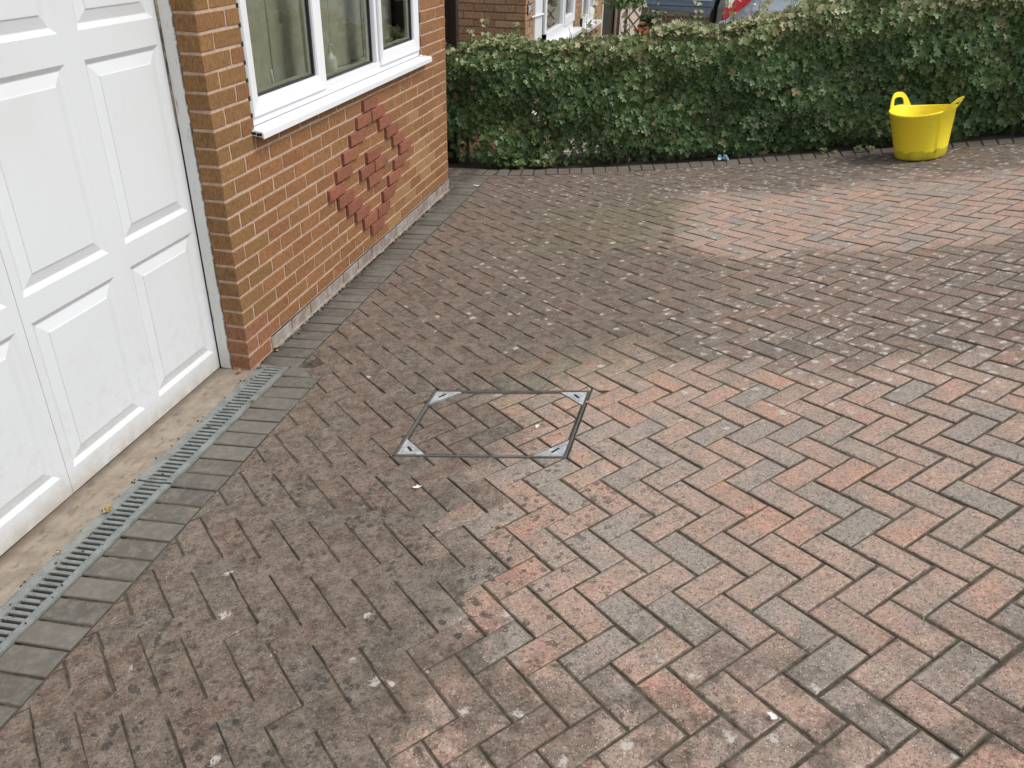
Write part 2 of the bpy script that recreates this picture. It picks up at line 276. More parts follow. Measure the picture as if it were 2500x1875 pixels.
# ------------------------------------------------------------------ object helpers
def mesh(name, v, f, mat=None, smooth=False):
    m = bpy.data.meshes.new(name); m.from_pydata(v, [], f); m.update()
    if mat: m.materials.append(mat)
    if smooth: m.polygons.foreach_set('use_smooth', [True] * len(m.polygons))
    return m
def obj(name, m, parent=None, loc=None, rot=None):
    o = bpy.data.objects.new(name, m); C.objects.link(o)
    if parent is not None: o.parent = parent
    if loc is not None: o.location = loc
    if rot is not None: o.rotation_euler = rot
    return o
def tag(o, label, cat, group=None):
    o['label'] = label; o['category'] = cat
    if group: o['group'] = group
    return o
def thing(name, label, cat, loc=(0, 0, 0), rotz=0, group=None):
    return tag(obj(name, None, None, loc, (0, 0, rotz)), label, cat, group)
def struct(name, m): o = obj(name, m); o['kind'] = 'structure'; return o
class MB:
    def __init__(s): s.v = []; s.f = []
    def add(s, v, f): k = len(s.v); s.v += [tuple(p) for p in v]; s.f += [tuple(i + k for i in q) for q in f]; return s
    def box(s, x0, x1, y0, y1, z0, z1, rot=None, c=None):
        v = [(x, y, z) for x in (x0, x1) for y in (y0, y1) for z in (z0, z1)]
        if rot is not None: v = [tuple(rot @ Vector(p) + Vector(c or (0, 0, 0))) for p in v]
        return s.add(v, [(0, 1, 3, 2), (4, 6, 7, 5), (0, 4, 5, 1), (2, 3, 7, 6), (0, 2, 6, 4), (1, 5, 7, 3)])
    def tube(s, pts, r, n=6, cap=True):
        pts = [Vector(p) for p in pts]; k0 = len(s.v); R = r if hasattr(r, '__len__') else [r] * len(pts)
        for i, p in enumerate(pts):
            d = (pts[min(i + 1, len(pts) - 1)] - pts[max(i - 1, 0)]).normalized(); a = d.orthogonal().normalized() if i == 0 else (a - d * a.dot(d)).normalized(); b = d.cross(a)
            s.v += [tuple(p + (a * math.cos(t) + b * math.sin(t)) * R[i]) for t in [2 * math.pi * j / n for j in range(n)]]
        for i in range(len(pts) - 1):
            for j in range(n): s.f.append((k0 + i * n + j, k0 + i * n + (j + 1) % n, k0 + (i + 1) * n + (j + 1) % n, k0 + (i + 1) * n + j))
        if cap: s.f.append(tuple(k0 + j for j in range(n))[::-1]); s.f.append(tuple(k0 + (len(pts) - 1) * n + j for j in range(n)))
        return s
    def extr(s, prof, y0, y1, axis='y'):          # profile (a,b) in x-z swept along y (or y-z along x)
        n = len(prof)
        P = lambda a, b, t: (a, t, b) if axis == 'y' else (t, a, b)
        v = [P(a, b, y0) for a, b in prof] + [P(a, b, y1) for a, b in prof]
        return s.add(v, [tuple(range(n)), tuple(range(n, 2 * n))[::-1]] + [(i, i + n, (i + 1) % n + n, (i + 1) % n) for i in range(n)])
    def build(s, name, mat, parent=None, bevel=0, smooth=False, seg=2):
        m = mesh(name, s.v, s.f, mat, smooth)
        bm = bmesh.new(); bm.from_mesh(m); bmesh.ops.recalc_face_normals(bm, faces=bm.faces)
        if bevel: bmesh.ops.bevel(bm, geom=[e for e in bm.edges if e.is_manifold and e.calc_face_angle(0) > .5], offset=bevel, segments=seg, affect='EDGES', clamp_overlap=True)
        bm.to_mesh(m); bm.free(); return obj(name, m, parent)

# ------------------------------------------------------------------ ground beyond and below everything
def gz(x, y):
    z = zf(x, y) - .11
    t = min(max((y - 4.75) / .5, 0), 1)
    far = -.53 + min(max((x - .4) / 1.5, 0), 1) * .62 + min(max((y - 8) / 4, 0), 1) * .1
    return z * (1 - t) + far * t if y > 4.75 else z
xs = [-60, -20, -8, -3] + list(np.arange(-2.5, 6.6, .25)) + [8, 12, 25, 60]; ys = [-60, -20, -8] + list(np.arange(-6, 13, .25)) + [16, 25, 60, 120]
v = [(x, y, gz(x, y)) for y in ys for x in xs]; nx = len(xs)
struct('ground', mesh('ground', v, [(j * nx + i, j * nx + i + 1, (j + 1) * nx + i + 1, (j + 1) * nx + i) for j in range(len(ys) - 1) for i in range(nx - 1)], M_GROUND))

# ------------------------------------------------------------------ driveway
def node_xy(a, b):
    a1, b1 = max(-26, min(26, a)) / 10, max(-26, min(26, b)) / 10
    f = (a, b, 1, a1 * a1, a1 * b1, b1 * b1)
    X = (70.145, 71.425, 2060.205, 5.544, 11.28, 9.604); Y = (73.492, -68.471, -1270.479, -2.686, -16.397, -8.265)
    return Vector((sum(p * q for p, q in zip(f, X)) / 1000, sum(p * q for p, q in zip(f, Y)) / 1000))
BX = [-2.0, -.9, -.14, .33, 1.12, 1.89, 2.65, 3.36, 4.35, 5.3, 6.4]; BY = [3.93, 3.93, 3.926, 3.90, 4.045, 4.18, 4.25, 4.26, 4.13, 3.86, 3.4]
def yb(x): return float(np.interp(x, BX, BY)) if not (.33 < x < 5.3) else float(sum(np.interp(x + d, BX, BY) for d in (-.2, -.1, 0, .1, .2)) / 5)
def clip(poly, n, d):
    out = []
    for i in range(len(poly)):
        p, q = poly[i], poly[(i + 1) % len(poly)]; a, b = n.dot(p) - d, n.dot(q) - d
        if a >= 0: out.append(p)
        if (a > 0) != (b > 0) and abs(a - b) > 1e-9: out.append(p + (q - p) * (a / (a - b)))
    return out
def area(p): return .5 * sum(p[i].x * p[(i + 1) % len(p)].y - p[(i + 1) % len(p)].x * p[i].y for i in range(len(p)))
def tidy(p):
    q = []
    for k in p:
        if not q or (k - q[-1]).length > .004: q.append(k)
    while len(q) > 2 and (q[0] - q[-1]).length < .004: q.pop()
    return q
def inset(p, d):
    if area(p) < 0: p = p[::-1]
    r = p
    for i in range(len(p)):
        e = (p[(i + 1) % len(p)] - p[i])
        if e.length < 1e-6: continue
        e.normalize(); nn = Vector((-e.y, e.x)); r = clip(r, nn, nn.dot(p[i]) + d)
        if len(r) < 3: return []
    return tidy(r)
def paver_mesh(poly, ch=.006, jit=.0008, h=.03):      # poly: local 2-D, CCW; chamfered block, top at z=0
    n = len(poly); c = sum(poly, Vector((0, 0))) / n; r = random.uniform
    out = [p + Vector((r(-jit, jit), r(-jit, jit))) for p in poly]
    top = []
    for i, p in enumerate(out):
        a = (out[i - 1] - p).normalized(); b = (out[(i + 1) % n] - p).normalized(); s = abs(a.x * b.y - a.y * b.x); top.append(p + (a + b) * (ch * r(.8, 1.5) / max(s, .35)))
    v = [(p.x, p.y, -h) for p in out] + [(p.x, p.y, -.0034 - r(0, .0008)) for p in out] + [(p.x, p.y, r(-.0006, .0006)) for p in top]
    f = [(i, (i + 1) % n, n + (i + 1) % n, n + i) for i in range(n)] + [(n + i, n + (i + 1) % n, 2 * n + (i + 1) % n, 2 * n + i) for i in range(n)] + [tuple(range(2 * n, 3 * n))]
    return v, f, [1.0] * (2 * n) + [0.0] * n
MH = [Vector(p) for p in ((.9595, -.092), (1.641, -.058), (1.629, -.580), (.964, -.620))]      # manhole outer corners, clockwise
MHc = sum(MH, Vector((0, 0))) / 4
def mh_edges(g):
    r = []
    for i in range(4):
        p, q = MH[i], MH[(i + 1) % 4]; e = (q - p).normalized(); n = Vector((e.y, -e.x))      # inward normal for clockwise order
        if n.dot(MHc - p) < 0: n = -n
        r.append((n, n.dot(p) + g))
    return r
XW, XD, YD = .2165, .3735, .062
pieces = []     # (poly world, inside manhole?)
full = []
for i in range(-48, 60):
    for j in range(-60, 48):
        k = (i - j) % 4
        if k == 0: cs = [(i, j), (i, j + 1), (i + 2, j + 1), (i + 2, j)]
        elif k == 3: cs = [(i, j), (i, j + 2), (i + 1, j + 2), (i + 1, j)]
        else: continue
        P = [node_xy(*c) for c in cs]; c = sum(P, Vector((0, 0))) / 4
        if not (.1 < c.x < 5.9 and -3.6 < c.y < 4.4): continue
        if c.y < -2.6 and (c.x < .6 or c.x > 4.6): continue
        if area(P) < 0: P = P[::-1]
        was = abs(area(P))
        xl = XW if c.y > YD else XD
        Q = clip(P, Vector((1, 0)), xl)
        if len(Q) < 3: continue
        dx = (yb(c.x + .1) - yb(c.x - .1)) / .2; nn = Vector((dx, -1)).normalized(); p0 = Vector((c.x, yb(c.x) - .212)); Q = clip(Q, nn, nn.dot(p0)) if len(Q) > 2 else Q
        if len(Q) < 3: continue
        outs = []
        if (c - MHc).length < .6:
            rem = Q
            def oa(e):
                o = clip(Q, -e[0], -e[1]); return -abs(area(o)) if len(o) > 2 else 0
            for n_, d_ in sorted(mh_edges(-.004), key=oa):
                o = clip(rem, -n_, -d_)
                if len(o) > 2: outs.append((o, 0))
                rem = clip(rem, n_, d_)
                if len(rem) < 3: break
            if len(rem) > 2:
                for n_, d_ in mh_edges(.013):
                    rem = clip(rem, n_, d_)
                    if len(rem) < 3: break
            if len(rem) > 2:
                for q in range(4):
                    dv = (MHc - MH[q]).normalized(); a_, b_ = MH[q] + (MH[(q + 1) % 4] - MH[q]).normalized() * .125, MH[q] + (MH[q - 1] - MH[q]).normalized() * .125
                    e = (b_ - a_).normalized(); n_ = Vector((-e.y, e.x)); n_ = n_ if n_.dot(dv) > 0 else -n_
                    rem = clip(rem, n_, n_.dot(a_) + .004)
                    if len(rem) < 3: break
            if len(rem) > 2: outs.append((rem, 1))
        else: outs = [(Q, 0)]
        for o, ins in outs:
            if abs(area(o)) > was * .985 and not ins: full.append((c, math.atan2((node_xy(i + 1, j) - node_xy(i, j)).y, (node_xy(i + 1, j) - node_xy(i, j)).x) + (0 if k == 0 else -math.pi / 2)))
            elif abs(area(o)) > .0006:
                s = inset(tidy(o), .0024)
                if len(s) > 2 and abs(area(s)) > .0004: pieces.append((s, ins))
L, H_ = .0989, .0483
FM = []
for k in range(8):
    v, f, e = paver_mesh([Vector(p) for p in ((-L, -H_), (L, -H_), (L, H_), (-L, H_))], .006, .0016); FM.append(mesh('paver', v, f, M_PAV_O)); FM[-1].attributes.new('edge', 'FLOAT', 'POINT').data.foreach_set('value', e)
FM2 = []
for k in range(6):
    v, f, e = paver_mesh([Vector(p) for p in ((-.0996, -.0491), (.0996, -.0491), (.0996, .0491), (-.0996, .0491))], .0030, .0012); FM2.append(mesh('paver', v, f, M_PAV_O)); FM2[-1].attributes.new('edge', 'FLOAT', 'POINT').data.foreach_set('value', e)
xs = list(np.arange(-1.4, 6.41, .1)); ys = list(np.arange(-3.9, 4.5, .1)); v = []
for y in ys:
    for x in xs:
        z = zf(x, min(y, yb(x))) - .0050 + .0010 * math.sin(x * 7 + y * 5) + random.uniform(-.0008, .0008)
        if x < .172 and y < .06: z -= .12
        if (Vector((x, y)) - MHc).length < .5: z -= .006
        v.append((x, min(y, yb(x) - .004), z))
nx = len(xs)
drive = struct('driveway', mesh('driveway', v, [(j * nx + i, j * nx + i + 1, (j + 1) * nx + i + 1, (j + 1) * nx + i) for j in range(len(ys) - 1) for i in range(nx - 1)], M_JOINT))
def vis_size(c, a):
    d = Vector((c.x, c.y, zf(c.x, c.y))) - Vector(CAM); q = [sum(RCAM[r][k] * d[k] for k in range(3)) for r in range(3)]
    if q[2] <= 0: return 0
    u, w = 1250 + 2023.85 * q[0] / q[2], 937.5 + 2023.85 * q[1] / q[2]
    if not (-20 < u < 2520 and -20 < w < 1895): return 0
    return a * abs(d.z) / d.length ** 3
def tiltmat(x, y, rz, dz=0, wob=.006):
    gx, gy = zgrad(x, y); n = Vector((-gx + random.gauss(0, wob), -gy + random.gauss(0, wob), 1)).normalized()
    X = Vector((math.cos(rz), math.sin(rz), 0)); X = (X - n * X.dot(n)).normalized(); Y = n.cross(X)
    return Matrix.Translation((x, y, zf(x, y) + dz)) @ Matrix((X, Y, n)).transposed().to_4x4()
def tintval(x, y): 
    r = random.random()
    return random.choice([random.uniform(0, .3), random.uniform(.3, .62), random.uniform(.3, .65), random.uniform(.55, 1.0)])
allp = [(vis_size(c, .02), 'F', c, a) for c, a in full]
cuts = []
for s, ins in pieces:
    c = sum(s, Vector((0, 0))) / len(s)
    (cuts if ins else allp).append((vis_size(c, abs(area(s))), 'P', c, s))
allp.sort(key=lambda t: -t[0])
sv, sf, st, se = [], [], [], []
def place_piece(name, parent, c, s, dz, mat=M_PAV_O):
    if area(s) < 0: s = s[::-1]
    vv, ff, e = paver_mesh([p - c for p in s], .005, .0005); o = obj(name, mesh(name, vv, ff, mat), parent); o.data.attributes.new('edge', 'FLOAT', 'POINT').data.foreach_set('value', e); o.matrix_world = tiltmat(c.x, c.y, 0, dz); o['tint'] = tintval(c.x, c.y); return o
for idx, (sz, kind, c, a) in enumerate(allp):
    dz = random.gauss(0, .0009)
    if idx < 300 and sz > 0:
        if kind == 'F':
            o = obj('paver', random.choice(FM2 if c.x + random.uniform(-.2, .2) < 1.5 else FM), drive); o.matrix_world = tiltmat(c.x + random.gauss(0, .0007), c.y + random.gauss(0, .0007), a + random.gauss(0, .005), dz, .005); o['tint'] = tintval(c.x, c.y)
        else: place_piece('paver', drive, c, a, dz)
    else:
        if kind == 'F': LL, HH_ = (.0998, .0493) if c.x < 1.5 or c.y > 3 else (L, H_); poly = [Vector(p) for p in ((-LL, -HH_), (LL, -HH_), (LL, HH_), (-LL, HH_))]; mt = tiltmat(c.x + random.gauss(0, .0007), c.y + random.gauss(0, .0007), a + random.gauss(0, .006), dz)
        else: poly = [p - c for p in (a if area(a) > 0 else a[::-1])]; mt = tiltmat(c.x, c.y, 0, dz)
        vv, ff, e = paver_mesh(poly, .0032 if c.x < 1.5 or c.y > 3 else .0055, .0014, .012); se += e; k0 = len(sv); sv += [tuple(mt @ Vector(p)) for p in vv]; sf += [tuple(i + k0 for i in q) for q in ff]; st += [tintval(c.x, c.y)] * len(vv)
m = mesh('paver', sv, sf, M_PAV_G); at = m.attributes.new('tint', 'FLOAT', 'POINT'); at.data.foreach_set('value', st); m.attributes.new('edge', 'FLOAT', 'POINT').data.foreach_set('value', se)
o = obj('paver', m, drive); o['kind'] = 'stuff'
# edging blocks: strip by the wall, strip by the drain, curved border, patch past the corner
EM = []
for k in range(6):
    vv, ff, e = paver_mesh([Vector(p) for p in ((-.0985, -.0474), (.0985, -.0474), (.0985, .0474), (-.0985, .0474))], .005, .0014); EM.append(mesh('edging_block', vv, ff, M_EDGE)); EM[-1].attributes.new('edge', 'FLOAT', 'POINT').data.foreach_set('value', e)
def edging(x, y, rz, dz=0, sx=1):
    o = obj('edging_block', random.choice(EM), drive); o.matrix_world = tiltmat(x, y, rz, dz + random.gauss(0, .0012), .008) @ Matrix.Scale(sx, 4, (1, 0, 0))
y = YD + .051
while y < 3.72: edging(.113, y, random.gauss(0, .006)); y += .1005
y = YD - .042
while y > -2.6: edging(.2725, y, random.gauss(0, .006)); y -= .1003
for r, xo in enumerate((-.09, -.293, -.496)):
    y = 3.255 + (.03 if r % 2 else 0)
    while y < 3.7: edging(xo, y, random.gauss(0, .005)); y += .1005
x = -.62
while x < 5.4:
    dx = (yb(x + .06) - yb(x - .06)) / .12; a = math.atan(dx); edging(x + .1 * math.sin(a), yb(x) - .104 * math.cos(a), a + math.pi / 2, .001, .98); x += .1015 * math.cos(a)

# ------------------------------------------------------------------ manhole cover
mhz = zf(MHc.x, MHc.y)
mh = thing('manhole_cover', 'rectangular steel edged inspection cover filled with herringbone block paving', 'manhole cover')
def g3(p, dz=0): return (p.x, p.y, zf(p.x, p.y) + dz)
fr = MB()
for i in range(4):
    p, q = MH[i], MH[(i + 1) % 4]
    for (g0, g1, zt) in ((0, .0013, .0002), (.0050, .0062, -.0020)):
        e = (q - p).normalized(); n_ = Vector((e.y, -e.x)); n_ = n_ if n_.dot(MHc - p) > 0 else -n_
        A = [p + e * g0 + n_ * g0, q - e * g0 + n_ * g0, q - e * g1 + n_ * g1, p + e * g1 + n_ * g1]
        fr.add([g3(k, zt) for k in A] + [g3(k, -.03) for k in A], [(0, 1, 2, 3), (0, 4, 5, 1), (1, 5, 6, 2), (2, 6, 7, 3), (3, 7, 4, 0)])
fr.build('frame', M_GALV, mh)
for q in range(4):
    ea, eb = (MH[(q + 1) % 4] - MH[q]).normalized(), (MH[q - 1] - MH[q]).normalized(); o_ = MH[q] + (ea + eb) * .0095
    T = [o_, o_ + ea * .112, o_ + eb * .112]; cc = sum(T, Vector((0, 0))) / 3
    b = MB().add([g3(k, -.0005) for k in T] + [g3(k, -.02) for k in T], [(0, 1, 2), (0, 3, 4, 1), (1, 4, 5, 2), (2, 5, 3, 0)]).build('corner_plate', M_TRAY, mh)
    d = (MHc - MH[q]).normalized(); t_ = Vector((-d.y, d.x)); K = [cc + t_ * .02 + d * .005, cc + t_ * .02 - d * .005, cc - t_ * .02 - d * .005, cc - t_ * .02 + d * .005]
    MB().add([g3(k, .0006) for k in K], [(0, 1, 2, 3)]).build('keyhole', M_BLACK, b)
tr = [MH[i] + (MHc - MH[i]).normalized() * .012 for i in range(4)]
MB().add([g3(k, -.011) for k in tr] + [g3(k, -.03) for k in tr], [(0, 1, 2, 3), (0, 4, 5, 1), (1, 5, 6, 2), (2, 6, 7, 3), (3, 7, 4, 0)]).build('tray_fill', M_JOINT, mh)
for sz, kd, c, s in cuts: place_piece('paver', mh, c, s, -.002)

# ------------------------------------------------------------------ threshold and drain
xs = list(np.arange(-.30, .0131, .0313)); ys = list(np.arange(-3.0, .0401, .05)); nx = len(xs)
v = [(x, y, zf(x, y) + .001 * math.sin(x * 40 + y * 9)) for y in ys for x in xs]
v += [(x, y, -.2) for (x, y, z) in v]; N0 = len(ys) * nx
f = [(j * nx + i, j * nx + i + 1, (j + 1) * nx + i + 1, (j + 1) * nx + i) for j in range(len(ys) - 1) for i in range(nx - 1)] + [(j * nx + nx - 1, N0 + j * nx + nx - 1, N0 + (j + 1) * nx + nx - 1, (j + 1) * nx + nx - 1) for j in range(len(ys) - 1)]
f += [((len(ys) - 1) * nx + i, (len(ys) - 1) * nx + i + 1, N0 + (len(ys) - 1) * nx + i + 1, N0 + (len(ys) - 1) * nx + i) for i in range(nx - 1)]
struct('threshold', mesh('threshold', v, f, M_CONC))
dr = thing('drain_channel', 'narrow galvanised slotted drain channel running in front of the garage door', 'drain')
b = MB(); zc = zf(.09, -1)
b.box(.0135, .0175, -3, .06, -.09, .0005).box(.1665, .1700, -3, .06, -.09, .0100).box(.0175, .1665, -3, .06, -.10, -.09).box(.0135, .17, .06, .064, -.10, .004); b.build('channel', M_GALV, dr)
MB().box(.0185, .166, -2.99, .058, -.0895, -.045).build('silt', M_SOIL, dr)
def grate(y0, y1):
    b = MB(); pz = lambda x, y: zf(x, y) + .0015
    def plate(xa, xb, ya, yb_, t=.004, up=0):
        k = [(xa, ya), (xb, ya), (xb, yb_), (xa, yb_)]
        b.add([(x, y, pz(x, y) + up) for x, y in k] + [(x, y, pz(x, y) - t) for x, y in k], [(0, 1, 2, 3), (7, 6, 5, 4), (0, 4, 5, 1), (1, 5, 6, 2), (2, 6, 7, 3), (3, 7, 4, 0)])
    plate(.0185, .055, y0, y1, .014); plate(.138, .1655, y0, y1, .014)
    n_ = int((y1 - y0 - .02) / .0262); p = (y1 - y0) / n_
    for k in range(n_ + 1):
        ya, yb_ = (y0 + k * p - .0072, y0 + k * p + .0072) if 0 < k < n_ else ((y0, y0 + .012) if k == 0 else (y1 - .012, y1))
        prof = [(ya, -.012), (ya, -.003), (ya + .0035, .0), (ya + .007, .0016), (yb_ - .007, .0016), (yb_ - .0035, 0), (yb_, -.003), (yb_, -.012)]
        vv = [(x, y, pz(x, y) + z) for x in (.0548, .1382) for y, z in prof]; q = len(prof)
        b.add(vv, [(i, i + 1, i + 1 + q, i + q) for i in range(q - 1)])
        if k < n_:                               # rounded slot ends
            for xe, sgn in ((.055, 1), (.138, -1)):
                y_ = y0 + k * p + (.0085 if k else .012); y2 = y0 + (k + 1) * p - (.0085 if k < n_ - 1 else .012); 
                A = [(xe, y_), (xe + sgn * .0035, y_), (xe, y_ + .0032)]; B_ = [(xe, y2), (xe + sgn * .0035, y2), (xe, y2 - .0032)]
                for T in (A, B_): b.add([(x, y, pz(x, y) - .0008) for x, y in T], [(0, 1, 2)])
    return b.build('grating', M_GALV, dr)
grate(-.911, .0575); grate(-1.915, -.922); grate(-2.92, -1.919)

# ------------------------------------------------------------------ house
house = thing('house', 'near brick house corner with white window and diamond of red bricks', 'house')
bw = MB()
Y0, Y1, YF = .322, 2.646, 3.186; Z0, Z1 = 1.052, 2.12; R_ = .0035
# mortar core set back from the brick face
bw.box(-.10, -R_, .0035, YF - .0035, -.25, Z0).box(-.10, -R_, .0035, Y0 - .009, Z0, Z1).box(-.10, -R_, Y1 + .0035, YF - .0035, Z0, Z1).box(-.10, -R_, .0035, YF - .0035, Z1, 2.6)
bw.box(-.32, -.10, .0355, .10, -.25, 2.6).box(-6, -.10, YF - .1, YF - .009, -.25, 2.6)
wall = bw.build('wall', M_MORT, house)
def bmesh_brick(lx, ly, lz, mat, jit=.0018, ch=.0022):
    r = random.uniform; hx, hy, hz = lx / 2, ly / 2, lz / 2
    bm = bmesh.new(); bmesh.ops.create_cube(bm, size=1)
    for q in bm.verts: q.co = Vector((q.co.x * lx + r(-jit, jit) * .5, q.co.y * ly + r(-jit, jit), q.co.z * lz + r(-jit, jit)))
    bmesh.ops.bevel(bm, geom=list(bm.edges), offset=ch, segments=1, affect='EDGES')
    m = bpy.data.meshes.new('brick'); bm.to_mesh(m); bm.free(); m.materials.append(mat); return m
BC = {}
def brick(x0, x1, y0, y1, z0, z1, mat, parent, name='brick', var=3):
    key = (round(x1 - x0, 3), round(y1 - y0, 3), round(z1 - z0, 3), mat.name)
    if key not in BC: BC[key] = [bmesh_brick(x1 - x0, y1 - y0, z1 - z0, mat) for _ in range(var)]
    r = random.gauss
    return obj(name, random.choice(BC[key]), parent, ((x0 + x1) / 2 + r(0, .0006), (y0 + y1) / 2 + r(0, .0005), (z0 + z1) / 2 + r(0, .0006)), (r(0, .0015), r(0, .003), r(0, .003)))
P_ = .2211; yE = lambda n: .214 + P_ * (n - 1); yO = lambda n: .1035 + P_ * n
DI = {12: [0], 2: [0], 11: [-.5, .5], 3: [-.5, .5], 10: [-1, 1], 4: [-1, 1], 9: [-1.5, 1.5], 5: [-1.5, 1.5], 8: [-2, 0, 2], 6: [-2, 0, 2], 7: [-2.5, -.5, .5, 2.5]}
YC = yE(7) + P_ / 2
buffset = {(9, 11), (5, 11), (6, 12), (3, 12), (4, 11), (4, 12), (2, 10), (3, 9), (5, 12), (3, 10), (1, 9), (8, 13), (6, 11)}
rb = random.Random(3)
hi = MB()
for c in range(0, 33):
    z0, z1 = .075 * c + .0058, .075 * c + .0692
    js = ([0] + [yE(n) for n in range(1, 15)] + [YF + .005]) if c % 2 == 0 else ([0] + [yO(n) for n in range(0, 14)] + [YF + .005])
    for k in range(len(js) - 1):
        a = js[k] + (.0056 if k else 0); b = js[k + 1] - .0056
        if b - a < .03: continue
        spans = [(a, b)]
        if 14 <= c and z0 < Z1:
            spans = []
            if a < Y0: spans.append((a, min(b, Y0)))
            if b > Y1: spans.append((max(a, Y1), b))
        for (a2, b2) in spans:
            if b2 - a2 < .02: continue
            if c >= 26: hi.box(-.0975, 0, a2, b2, z0, z1); continue
            tooth = (k <= 1) if c % 2 else (k == 0)
            d0, d1 = -.0975, 0
            if k == 0: d0 = -.1025
            mid = (a + b) / 2; isd = c in DI and any(abs(mid - (YC + q * P_)) < .03 for q in DI[c])
            if isd: mt = M_RED; d1 = .0185
            elif c == 0: mt = M_ORANGE if k == 0 else M_PLINTH
            elif tooth: mt = M_PIER if (c > 2) else M_ORANGE
            elif c >= 14 and k == 1: mt = M_PIER
            elif (c, k) in buffset: mt = M_BUFF
            else: mt = M_BRICK
            if c == 0 and k > 0: d1 = .004
            brick(d0, d1, a2, b2, z0, z1, mt, wall)
    # return (reveal) side: even courses show a header, odd courses a stretcher running in; both already start at y=0
o = hi.build('brick', M_BRICK, wall); o['kind'] = 'stuff'
v = []
for i in range(17):
    y = .23 + i * (YF - .23) / 16; h_ = max(zf(.02, y) + .012, -.2)
    v += [(-.02, y, h_ + .004), (.013, y, h_ - .001), (.015, y, h_ - .08)]
MB().add(v, [(i * 3 + j, i * 3 + j + 1, i * 3 + j + 4, i * 3 + j + 3) for i in range(16) for j in range(2)]).build('footing_ledge', M_PLINTH, wall)
MB().box(-.0965, .0025, .226, YF, .0712, .0742).build('damp_course', M_GASKET, wall)
MB().box(-6, .25, -3.3, YF + .25, 2.6, 2.66).box(.13, .25, -3.3, YF + .25, 2.66, 2.78).build('roof_eaves', M_UPVC, house)

# window ---------------------------------------------------------------
win = obj('window', None, house)
XF = -.018
def frame_ring(y0, y1, z0, z1, w, x0, x1, name, parent, mat=M_UPVC, bevel=.004, wb=None):
    b = MB(); wb = wb or w
    O = [(y0, z0), (y1, z0), (y1, z1), (y0, z1)]; I = [(y0 + w, z0 + wb), (y1 - w, z0 + wb), (y1 - w, z1 - w), (y0 + w, z1 - w)]
    v = [(x1, y, z) for y, z in O] + [(x1 - .012, y, z) for y, z in I] + [(x0, y, z) for y, z in O] + [(x0, y, z) for y, z in I]
    f = [(i, (i + 1) % 4, 4 + (i + 1) % 4, 4 + i) for i in range(4)] + [(8 + i, 12 + i, 12 + (i + 1) % 4, 8 + (i + 1) % 4) for i in range(4)] + [(i, 8 + i, 8 + (i + 1) % 4, (i + 1) % 4) for i in range(4)] + [(4 + i, 4 + (i + 1) % 4, 12 + (i + 1) % 4, 12 + i) for i in range(4)]
    return b.add(v, f).build(name, mat, parent, bevel)
zb = 1.072
b = MB()
b.box(-.085, XF, Y0 + .004, Y1 - .006, zb, zb + .062)                     # cill section of outer frame
b.box(-.085, XF, Y0 + .004, Y0 + .05, zb + .062, Z1).box(-.085, XF, Y1 - .052, Y1 - .006, zb + .062, Z1).box(-.085, XF, Y0 + .05, Y1 - .052, Z1 - .05, Z1)
b.box(-.085, XF - .001, 1.108, 1.150, zb + .062, Z1 - .05).box(-.085, XF - .001, 1.868, 1.905, zb + .062, Z1 - .05)
b.build('frame', M_UPVC, win, .003)
for (ya, yb_, w, wb, xo) in ((Y0 + .026, 1.128, .075, .075, .012), (1.912, Y1 - .02, .075, .075, .012)):
    s = frame_ring(ya, yb_, zb + .036, Z1 - .02, w, XF - .05, XF + xo, 'sash', win, wb=wb)
for (ya, yb_, za, xg) in ((Y0 + .101, 1.053, zb + .111, XF - .02), (1.150, 1.868, zb + .062, XF - .03), (1.987, Y1 - .095, zb + .111, XF - .02)):
    g = MB(); t = .009
    zt = Z1 - .09
    g.box(xg - .012, xg + .004, ya, yb_, za, za + t).box(xg - .012, xg + .004, ya, ya + t, za + t, zt).box(xg - .012, xg + .004, yb_ - t, yb_, za + t, zt)
    g.build('gasket', M_GASKET, win)
    MB().box(xg - .006, xg - .003, ya + t, yb_ - t, za + t, zt).build('pane', M_GLASS, win)
    g = MB(); g.box(xg - .034, xg - .016, ya + t, ya + t + .012, za + t, zt).box(xg - .034, xg - .016, yb_ - t - .022, yb_ - t, za + t, zt).box(xg - .034, xg - .016, ya + t + .012, yb_ - t - .022, za + t, za + t + .01); g.build('glazing_spacer', M_BLIND, win)
prof = [(-.07, 1.070), (-.02, 1.068), (.042, 1.063), (.052, 1.061), (.0545, 1.058), (.0545, 1.030), (.0500, 1.029), (.0500, 1.037), (.046, 1.037), (-.004, 1.043), (-.07, 1.048)]
ip1 = [(.002, 1.060), (.046, 1.055), (.046, 1.041), (.002, 1.047)]
sl_ = MB(); n = len(prof)
sl_.extr(prof, .300, 2.700); s = sl_.build('windowsill', M_UPVC, win, .0012)
MB().box(-.004, .0185, .2990, .2996, 1.0475, 1.0590).box(.0215, .0465, .2990, .2996, 1.043, 1.0560).build('open_end', M_BLACK, s)
b = MB()
for k in range(15, 28):
    z = .075 * k - .010; b.box(-.05, -.0008, Y0 - .012, Y0 + .0045, z, z + .020)
b.build('foam_gap', M_BLACK, win)
b = MB(); b.tube([(-.012, Y1 + .02, 1.071), (-.004, Y1 - .02, 1.073), (.012, Y1 - .01, 1.070)], [.004, .008, .003], 6); b.tube([(-.004, .318, 1.067), (.016, .312, 1.064)], [.006, .003], 5); b.build('sealant', M_UPVC, win)
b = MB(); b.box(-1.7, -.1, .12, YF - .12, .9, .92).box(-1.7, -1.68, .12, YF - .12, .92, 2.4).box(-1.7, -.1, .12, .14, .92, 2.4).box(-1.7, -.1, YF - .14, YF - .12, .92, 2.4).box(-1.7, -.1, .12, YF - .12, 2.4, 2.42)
b.build('room', M_ROOM, house)
